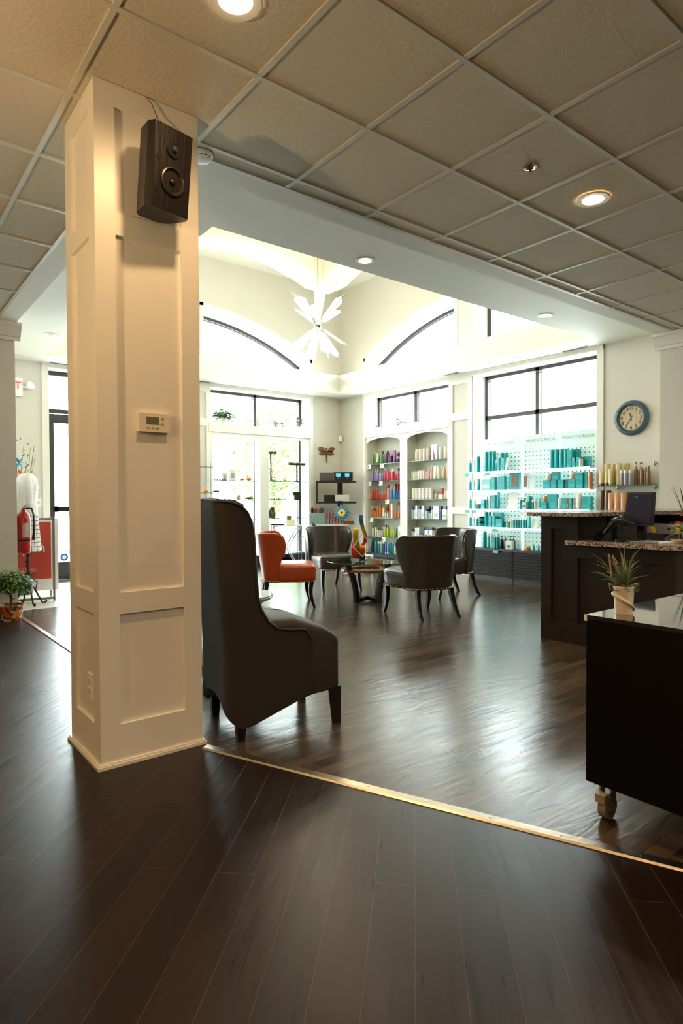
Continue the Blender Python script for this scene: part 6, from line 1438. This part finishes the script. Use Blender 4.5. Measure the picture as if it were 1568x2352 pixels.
b.build('tall_leaf', mat('dusky_leaf', (74, 78, 50), .5), t)
t = thing('light_switch', 'white switch plate on the wall behind the red plant', 'switch', (7.05, 2.02, 1.20))
b = MB(); b.box(-.006, 0, -.04, .04, -.06, .06); b.build('cover_plate', M_paper, t, bevel=.002)
b = MB(); b.box(-.011, -.006, -.008, .008, -.015, .015); b.build('toggle', M_paper, t)

# ------------------------------------------------------------------ rolling cart with plant
t = thing('rolling_cart', 'tall black cabinet on casters with glossy top', 'cart', (2.07, 1.2, 0))
M_cart = mat('cart_black_brown', (11, 8, 6), .5, spec=.15, vary=(.2, 4))
b = MB(); b.box(0, 1.0, -1.15, 0, .155, .742); b.build('carcass', M_cart, t, bevel=.002)
b = MB(); b.box(-.003, 1.003, -1.153, .003, .742, .757); b.build('glossy_top', mat('cart_gloss_top', (30, 26, 24), .06, spec=.9, coat=1), t, bevel=.002)
b = MB(); b.box(-.006, .0, -.004, .006, .735, .757); b.build('corner_chip', M_paper, t)
for (x, y) in ((.095, -.03), (.9, -.07), (.1, -1.08), (.9, -1.08)):
    b = MB(); b.cyl((x, y, .128), .022, .027, 18); b.box(x-.018, x+.018, y-.024, y-.018, .045, .128); b.box(x-.018, x+.018, y+.018, y+.024, .045, .128); fk = b.build('caster_fork', mat('brass_chrome', (200, 180, 140), .25, 1), t)
    b = MB(); b.cyl((x, y-.015, .042), .042, .03, 24, axis='Y'); b.build('wheel', mat('caster_rubber', (150, 138, 118), .5), fk, smooth=40)
    b = MB(); b.cyl((x, y-.017, .042), .026, .034, 20, axis='Y'); b.build('wheel_hub', M_chrome, fk, smooth=40)
    b = MB(); b.box(x-.055, x-.02, y-.018, y+.018, .07, .1); b.build('brake', mat('brake_beige', (176, 158, 128), .5), fk)
t = thing('air_plant_pot', 'air plants and twigs in a cream swirl vase on the black cart', 'plant', (2.19, 1.125, .7575))
b = MB(); b.lathe([(.030, 0), (.031, .01), (.033, .06), (.035, .098), (.0325, .1), (.031, .085), (.001, .08)], 32, cap=False); b.build('vase', mat('cream_ceramic_gloss', (224, 212, 194), .3), t, smooth=40)
b = MB(); pts = []
for k in range(25):
    q = k/24; a = R(130)+q*R(185); pts.append(((.034-.002*q)*math.cos(a), (.034-.002*q)*math.sin(a), .072-.062*q**1.3))
b.tube(pts, [.009*(1-.55*k/24) for k in range(25)], 10); b.build('swirl_band', mat('cream_ceramic_gloss', (224, 212, 194), .3), t, smooth=60)
rr = random.Random(11); b = MB()
for k in range(34):
    a = rr.uniform(0, 2*PI); e = rr.uniform(.5, 1.5); L = rr.uniform(.08, .17)
    d = Vector((math.cos(a)*math.cos(e), math.sin(a)*math.cos(e), math.sin(e)))
    p = Vector((rr.uniform(-.012, .012), rr.uniform(-.012, .012), .095))
    b.tube([p, p+d*L*.4, p+d*L*.75+Vector((0, 0, -.006)), p+d*L+Vector((math.cos(a)*.015, math.sin(a)*.015, -.022*math.cos(e)))], [.0032, .0028, .0018, .0005], 5)
for k in range(10):
    a = rr.uniform(0, 2*PI); p = Vector((.02*math.cos(a), .02*math.sin(a), .097))
    b.tube([p, p+Vector((.03*math.cos(a), .03*math.sin(a), .012)), p+Vector((.035*math.cos(a+.6), .035*math.sin(a+.6), -.01)), p+Vector((.015*math.cos(a+1.3), .015*math.sin(a+1.3), -.012))], [.003, .0028, .002, .0008], 5)
b.build('foliage', mat('air_plant_green', (92, 112, 70), .55), t)
b = MB()
pr = lambda s, z: (s*rt.x, s*rt.y, z)
b.tube([pr(-.02, .09), pr(-.045, .13), pr(-.05, .18), pr(-.054, .215)], .0028, 6); b.tube([pr(.0, .09), pr(-.02, .15), pr(-.042, .21)], .0028, 6); b.tube([pr(.01, .09), pr(.0, .16), pr(-.008, .215)], .003, 6); b.tube([pr(-.022, .16), pr(-.04, .185)], .002, 5)
b.build('twig', mat('pale_twig', (176, 140, 116), .7), t)

# ------------------------------------------------------------------ entrance: planter, mannequin, extinguisher, sign, flowers, switches
tp = pot_plant(1.215, 7.02-.19, 0, 'bushy green plant in painted talavera pot at the end of the left wall', .125, .155, 1, .12, .1, .04, 0, 0,
               pot_m=mat('talavera_glaze', (176, 110, 60), .3, vary=(.9, 22)), seed=21)
def talavera():
    m = MATS['talavera_glaze']; nt = m.node_tree; bs = nt.nodes['Principled BSDF']
    tc = nt.nodes.new('ShaderNodeTexCoord'); v = nt.nodes.new('ShaderNodeTexVoronoi'); v.inputs['Scale'].default_value = 34; nt.links.new(tc.outputs['Object'], v.inputs[0])
    sp = nt.nodes.new('ShaderNodeSeparateColor'); nt.links.new(v.outputs['Color'], sp.inputs[0]); cr = nt.nodes.new('ShaderNodeValToRGB'); nt.links.new(sp.outputs[0], cr.inputs[0])
    e = cr.color_ramp.elements; cr.color_ramp.interpolation = 'CONSTANT'; e[0].position = 0; e[0].color = lin((206, 110, 50)); e[1].position = .25; e[1].color = lin((60, 84, 60))
    for p, c in ((.45, (222, 186, 120)), (.62, (190, 60, 40)), (.8, (40, 70, 100)), (.9, (226, 206, 170))): n_ = e.new(p); n_.color = lin(c)
    nt.links.new(cr.outputs[0], bs.inputs['Base Color'])
talavera()
rr = random.Random(31); b = MB(); s = MB()
s.tube([(0, 0, .12), (.01, 0, .2), (.0, .0, .26)], .013, 8)
for k in range(800):
    a = rr.uniform(0, 2*PI); ph = math.acos(rr.uniform(-.6, 1)); rad = .19*rr.uniform(.55, 1)
    p = Vector((math.cos(a)*math.sin(ph)*rad, math.sin(a)*math.sin(ph)*rad, .345+math.cos(ph)*rad*.75))
    leaf(b, p, (math.cos(a), math.sin(a), rr.uniform(-.5, .8)), rr.uniform(.04, .06), .028, .3)
for k in range(14):
    a = rr.uniform(0, 2*PI); s.tube([(0, 0, .24), (math.cos(a)*.08, math.sin(a)*.08, .34), (math.cos(a)*.12, math.sin(a)*.12, .4)], .004, 5)
s.build('trunk', mat('bark', (96, 76, 50), .8), tp); b.build('crown', mat('bush_green', (92, 130, 52), .4, vary=(.3, 10)), tp)

t = thing('dress_form', 'iron stand dress form in white lace top and checked skirt', 'mannequin', (1.545, 7.665, 0), R(75))
M_iron = mat('wrought_iron', (40, 34, 32), .5, .4)
b = MB(); b.tube([(0, 0, .12), (0, 0, .75)], .014, 10)
for k in range(12): b.sph((.016*math.cos(k*1.2), .016*math.sin(k*1.2), .2+k*.042), .013, 8)
b.build('stand_pole', M_iron, t)
for k in range(4):
    a = PI/2*k+.4; c, s_ = math.cos(a), math.sin(a)
    b = MB(); b.tube([(0, 0, .22), (.06*c, .06*s_, .2), (.11*c, .11*s_, .1), (.15*c, .15*s_, .02), (.19*c, .19*s_, .015), (.2*c, .2*s_, .035), (.185*c, .185*s_, .042)], .010, 8)
    b.tube([(0.01*c, .01*s_, .33), (.06*c, .06*s_, .36), (.075*c, .075*s_, .33), (.05*c, .05*s_, .32)], .006, 6); b.tube([(.08*c, .08*s_, .17), (.1*c, .1*s_, .25), (.05*c, .05*s_, .3)], .006, 6)
    b.build('scroll_leg', M_iron, t)
b = MB(); b.lathe([(.11, .74), (.13, .80), (.10, 1.05), (.09, 1.1), (.12, 1.22), (.14, 1.32), (.12, 1.42), (.05, 1.46), (.045, 1.5), (.001, 1.5)], 28, cap=False, sy=.72); b.build('torso', mat('form_linen', (220, 214, 200), .8), t, smooth=60)
b = MB(); n = 36; prof = [(.155, 1.02), (.15, 1.08), (.14, 1.16), (.15, 1.26), (.165, 1.34), (.15, 1.42), (.10, 1.47), (.07, 1.485)]
rings = []
for r_, z in prof: rings.append([b.bm.verts.new(((r_+.006*math.sin(k*5+z*20))*math.cos(2*PI*k/n), .72*(r_+.006*math.sin(k*5+z*20))*math.sin(2*PI*k/n), z)) for k in range(n)])
for A, B in zip(rings, rings[1:]):
    for k in range(n): b.bm.faces.new((A[k], A[(k+1) % n], B[(k+1) % n], B[k]))
for sx in (-1, 1): b.tube([(sx*.11, 0, 1.42), (sx*.15, -.01, 1.36), (sx*.165, -.02, 1.25), (sx*.16, -.02, 1.14)], [.06, .058, .05, .045], 12)
b.build('lace_top', mat('white_lace', (240, 240, 238), .8, bump=(60, .8, .01)), t, smooth=60)
def check_mat():
    m = bpy.data.materials.new('checked_cloth'); m.use_nodes = True; nt = m.node_tree; bs = nt.nodes['Principled BSDF']; bs.inputs['Roughness'].default_value = .8; L = nt.links.new
    tc = nt.nodes.new('ShaderNodeTexCoord'); sp = nt.nodes.new('ShaderNodeSeparateXYZ'); L(tc.outputs['Object'], sp.inputs[0])
    at = nt.nodes.new('ShaderNodeMath'); at.operation = 'ARCTAN2'; L(sp.outputs[1], at.inputs[0]); L(sp.outputs[0], at.inputs[1])
    def band(o_, k, th):
        mu = nt.nodes.new('ShaderNodeMath'); mu.operation = 'MULTIPLY'; mu.inputs[1].default_value = k; L(o_, mu.inputs[0])
        fr = nt.nodes.new('ShaderNodeMath'); fr.operation = 'FRACT'; L(mu.outputs[0], fr.inputs[0])
        lt = nt.nodes.new('ShaderNodeMath'); lt.operation = 'LESS_THAN'; lt.inputs[1].default_value = th; L(fr.outputs[0], lt.inputs[0]); return lt.outputs[0]
    a, c = band(at.outputs[0], 4.5, .14), band(sp.outputs[2], 21, .12)
    mx_ = nt.nodes.new('ShaderNodeMath'); mx_.operation = 'MAXIMUM'; L(a, mx_.inputs[0]); L(c, mx_.inputs[1])
    cm = nt.nodes.new('ShaderNodeMix'); cm.data_type = 'RGBA'; cm.inputs[6].default_value = lin((226, 224, 216)); cm.inputs[7].default_value = lin((44, 44, 48)); L(mx_.outputs[0], cm.inputs[0]); L(cm.outputs[2], bs.inputs['Base Color'])
    return m
b = MB(); b.lathe([(.145, 1.05), (.15, 1.0), (.165, .85), (.185, .68), (.195, .62), (.19, .62), (.16, .85), (.14, 1.04)], 36, cap=False, sy=.75); b.build('checked_skirt', check_mat(), t, smooth=60)
t = thing('fire_extinguisher', 'red fire extinguisher hung on the end of the left wall', 'fire extinguisher', (1.402, 7.135, .63))
b = MB(); b.lathe([(.055, 0), (.066, .01), (.068, .05), (.068, .36), (.055, .41), (.025, .44), (.022, .46)], 28); b.build('cylinder', mat('extinguisher_red', (190, 30, 28), .3, coat=.4), t, smooth=50)
b = MB(); b.box(-.02, .02, -.03, .03, .46, .475); b.box(-.01, .01, -.075, .02, .485, .495); b.cyl((0, 0, .46), .014, .03, 12); b.build('valve', M_steel, t)
b = MB(); b.tube([(.02, -.02, .47), (.07, -.05, .47), (.085, -.06, .40), (.085, -.06, .22), (.08, -.055, .14)], [.009, .009, .010, .012, .016], 8); b.build('hose', M_black, t, smooth=60)
b = MB()
n = 16
b.lathe([(.0695, .13), (.0695, .145)], 28, cap=False); b.build('strap', M_black, t)
b = MB(); pts = [(.0688*math.cos(R(a)), .0688*math.sin(R(a))) for a in range(-110, -10, 10)]
b.grid([[(x, y, z) for x, y in pts] for z in (.17, .32)]); b.build('label_sheet', mat('label_cream', (214, 190, 176), .5), t)
b = MB(); b.box(-.095, -.069, -.02, .02, .1, .38); b.build('wall_bracket', M_steel, t)
# A-frame sign
t = thing('sidewalk_sign', 'red open sign in a grey metal frame behind the dress form', 'sign', (1.62, 8.08, 0), R(-8))
M_greym = mat('grey_metal', (140, 138, 134), .4, .5)
b = MB()
for x in (-.28, .26): b.box(x, x+.025, -.2, -.175, 0, .98)
b.box(-.28, .285, -.2, -.175, .955, .98); b.box(-.28, .285, -.2, -.175, .02, .045)
b.build('front_frame', M_greym, t)
b = MB()
for x in (-.28, .26): b.box(x, x+.025, .175, .2, 0, .98)
b.build('rear_frame', M_greym, t)
b = MB(); b.box(-.25, .255, -.06, -.05, .25, .93); pb = b.build('red_board', mat('sign_red', (196, 72, 52), .5, vary=(.25, 3)), t)
for s_, sz, z, c_ in (('Open', .17, .62, (238, 226, 206)), ('919-60', .075, .36, (226, 160, 130))):
    me = text_mesh(s_, sz, .001).copy(); me.materials.clear(); me.materials.append(mat('sign_text_%d' % c_[1], c_, .6)); o = put('lettering', me, pb); o.rotation_euler = (R(90), 0, 0); o.location = (-.0, -.063, z)
b = MB(); b.box(-.3, .34, .02, .05, .1, .96); b.build('white_board', M_paper, t)
# flower arrangement
t = thing('flower_arrangement', 'tall vase of orange lily and turquoise flowers behind the dress form', 'flowers', (1.69, 8.65, 0))
b = MB(); b.lathe([(.11, 0), (.14, .2), (.10, .75), (.07, .85), (.085, .9), (.07, .9), (.001, .85)], 24, cap=False); b.build('floor_vase', mat('dark_ceramic', (70, 52, 44), .3), t, smooth=40)
rr = random.Random(8)
b = MB()
for k in range(14):
    a = rr.uniform(0, 2*PI); b.tube([(0, 0, .88), (math.cos(a)*.06, math.sin(a)*.06, 1.2), (math.cos(a)*.2*rr.random()+.05, math.sin(a)*.2*rr.random(), 1.5+.4*rr.random())], .0025, 5)
b.build('twig', mat('dry_stem', (120, 110, 84), .8), t)
b = MB()
for k in range(18): a = rr.uniform(0, 2*PI); b.sph((math.cos(a)*.15*rr.random()+.02, math.sin(a)*.15*rr.random(), rr.uniform(1.6, 1.98)), .008, 6)
b.build('berry', mat('berry_brown', (86, 56, 40), .6), t)
for (x, z, c_, n_, L_) in ((-.02, 1.50, (226, 110, 40), 'orange_lily', .12), (.06, 1.45, (236, 126, 50), 'orange_lily', .11), (-.05, 1.66, (40, 160, 190), 'turquoise_flower', .09), (.02, 1.28, (40, 160, 190), 'turquoise_flower', .10), (.12, 1.22, (40, 160, 190), 'turquoise_flower', .09), (-.03, 1.36, (240, 232, 206), 'white_flower', .09)):
    b = MB()
    for k in range(6): a = 2*PI*k/6; leaf(b, (x, -.08, z), (math.cos(a), -.6, math.sin(a)), L_, .04, .1)
    b.build(n_, mat('bloom_%d' % c_[0], c_, .6), t)
b = MB()
for k in range(24): a = rr.uniform(0, 2*PI); leaf(b, (math.cos(a)*.06, math.sin(a)*.06, rr.uniform(.9, 1.3)), (math.cos(a), math.sin(a), .4), .16, .04, .3)
b.build('foliage', mat('dusky_green', (84, 96, 60), .6), t)
# exit sign with emergency lamps
t = thing('exit_sign', 'white exit sign with red letters and emergency lamp heads by the entrance', 'exit sign', (1.70, 9.47, 2.74))
b = MB(); b.box(-.17, .17, -.03, .02, -.12, .13); b.build('housing', M_paper, t, bevel=.006)
me = text_mesh('EXIT', .15, .001).copy(); me.materials.clear(); me.materials.append(emission('exit_red', (255, 60, 60), 1.6)); o = put('lettering', me, t); o.rotation_euler = (R(90), 0, 0); o.location = (0, -.033, .02)
for sx in (-1, 1):
    b = MB(); b.box(min(sx*.17, sx*.22), max(sx*.17, sx*.22), -.02, .01, .0, .03); b.build('lamp_arm', M_paper, t)
    b = MB(); b.lathe([(.03, 0), (.055, .05), (.055, .07), (.001, .07)], 20, cap=False); o = b.build('lamp_head', M_paper, t, smooth=40); o.location = (sx*.24, 0, .02); o.rotation_euler = (R(70), 0, R(30))
t = thing('switch_plate', 'white switch plate on the wall beside the entrance casing', 'switch', (2.06, 9.5, 1.16))
b = MB(); b.box(-.04, .04, -.006, 0, -.06, .06); b.build('cover_plate', M_paper, t, bevel=.002)
b = MB(); b.box(-.008, .008, -.011, -.006, -.015, .015); b.build('toggle', M_paper, t)

# ------------------------------------------------------------------ outdoors seen through the left windows
def tree(x, y, h_, r_, c_, lbl, seed):
    rr = random.Random(seed); t = thing('tree', lbl, 'tree', (x, y, -.12), 0, 'trees outside')
    b = MB(); b.tube([(0, 0, 0), (.1, 0, h_*.3), (0, .1, h_*.6), (.1, 0, h_*.85)], [.16, .13, .09, .04], 8)
    for k in range(7):
        a = k*.9; b.tube([(0, 0, h_*(.35+.06*k)), (math.cos(a)*r_*.5, math.sin(a)*r_*.5, h_*(.45+.06*k)), (math.cos(a)*r_*.8, math.sin(a)*r_*.8, h_*(.5+.06*k))], .03, 5)
    b.build('trunk', mat('outdoor_bark', (120, 104, 88), .8), t)
    b = MB()
    for k in range(2600):
        a = rr.uniform(0, 2*PI); ph = math.acos(rr.uniform(-1, 1)); rad = rr.uniform(.3, 1)**.6
        p = Vector((math.cos(a)*math.sin(ph)*r_*rad, math.sin(a)*math.sin(ph)*r_*rad, h_*.62+math.cos(ph)*h_*.42*rad))
        leaf(b, p, (rr.uniform(-1, 1), rr.uniform(-1, 1), rr.uniform(-.6, .6)), .2, .13, .2)
    b.build('crown', mat('leaf_out_%d' % seed, c_, .6), t)
tree(11.6, 18.5, 4.4, 1.8, (146, 182, 106), 'pale green tree outside the right half of the jewellery window', 1)
tree(8.2, 19.5, 4.3, 1.4, (160, 192, 120), 'light green tree outside the left half of the jewellery window', 2)
tree(16.2, 22, 5, 2.2, (146, 180, 112), 'tree outside at the far right of the jewellery window', 3)
t = thing('parked_car', 'silver car parked outside the glass entrance door', 'car', (4.6, 17.0, -.12), R(10))
b = MB(); b.prism([(-2.1, -.85, .3), (2.1, -.85, .3), (2.15, -.85, .75), (1.3, -.85, .9), (.8, -.85, 1.35), (-1.0, -.85, 1.4), (-1.7, -.85, .95), (-2.15, -.85, .85)], (0, 1.7, 0)); b.build('body', mat('silver_paint', (196, 204, 210), .3, .4), t, bevel=.05)
b = MB(); b.prism([(-.95, -.86, .95), (1.1, -.86, .93), (.75, -.86, 1.28), (-.9, -.86, 1.32)], (0, 1.72, 0)); b.build('window_glass', mat('car_glass', (70, 84, 92), .1), t)
for x in (-1.35, 1.35):
    for y in (-.86, .66):
        b = MB(); b.cyl((x, y, .32), .32, .2, 24, axis='Y'); w_ = b.build('wheel', M_black, t, smooth=40)
        b = MB(); b.cyl((x, y-.005, .32), .18, .21, 16, axis='Y'); b.build('hub_cap', M_chrome, w_, smooth=40)
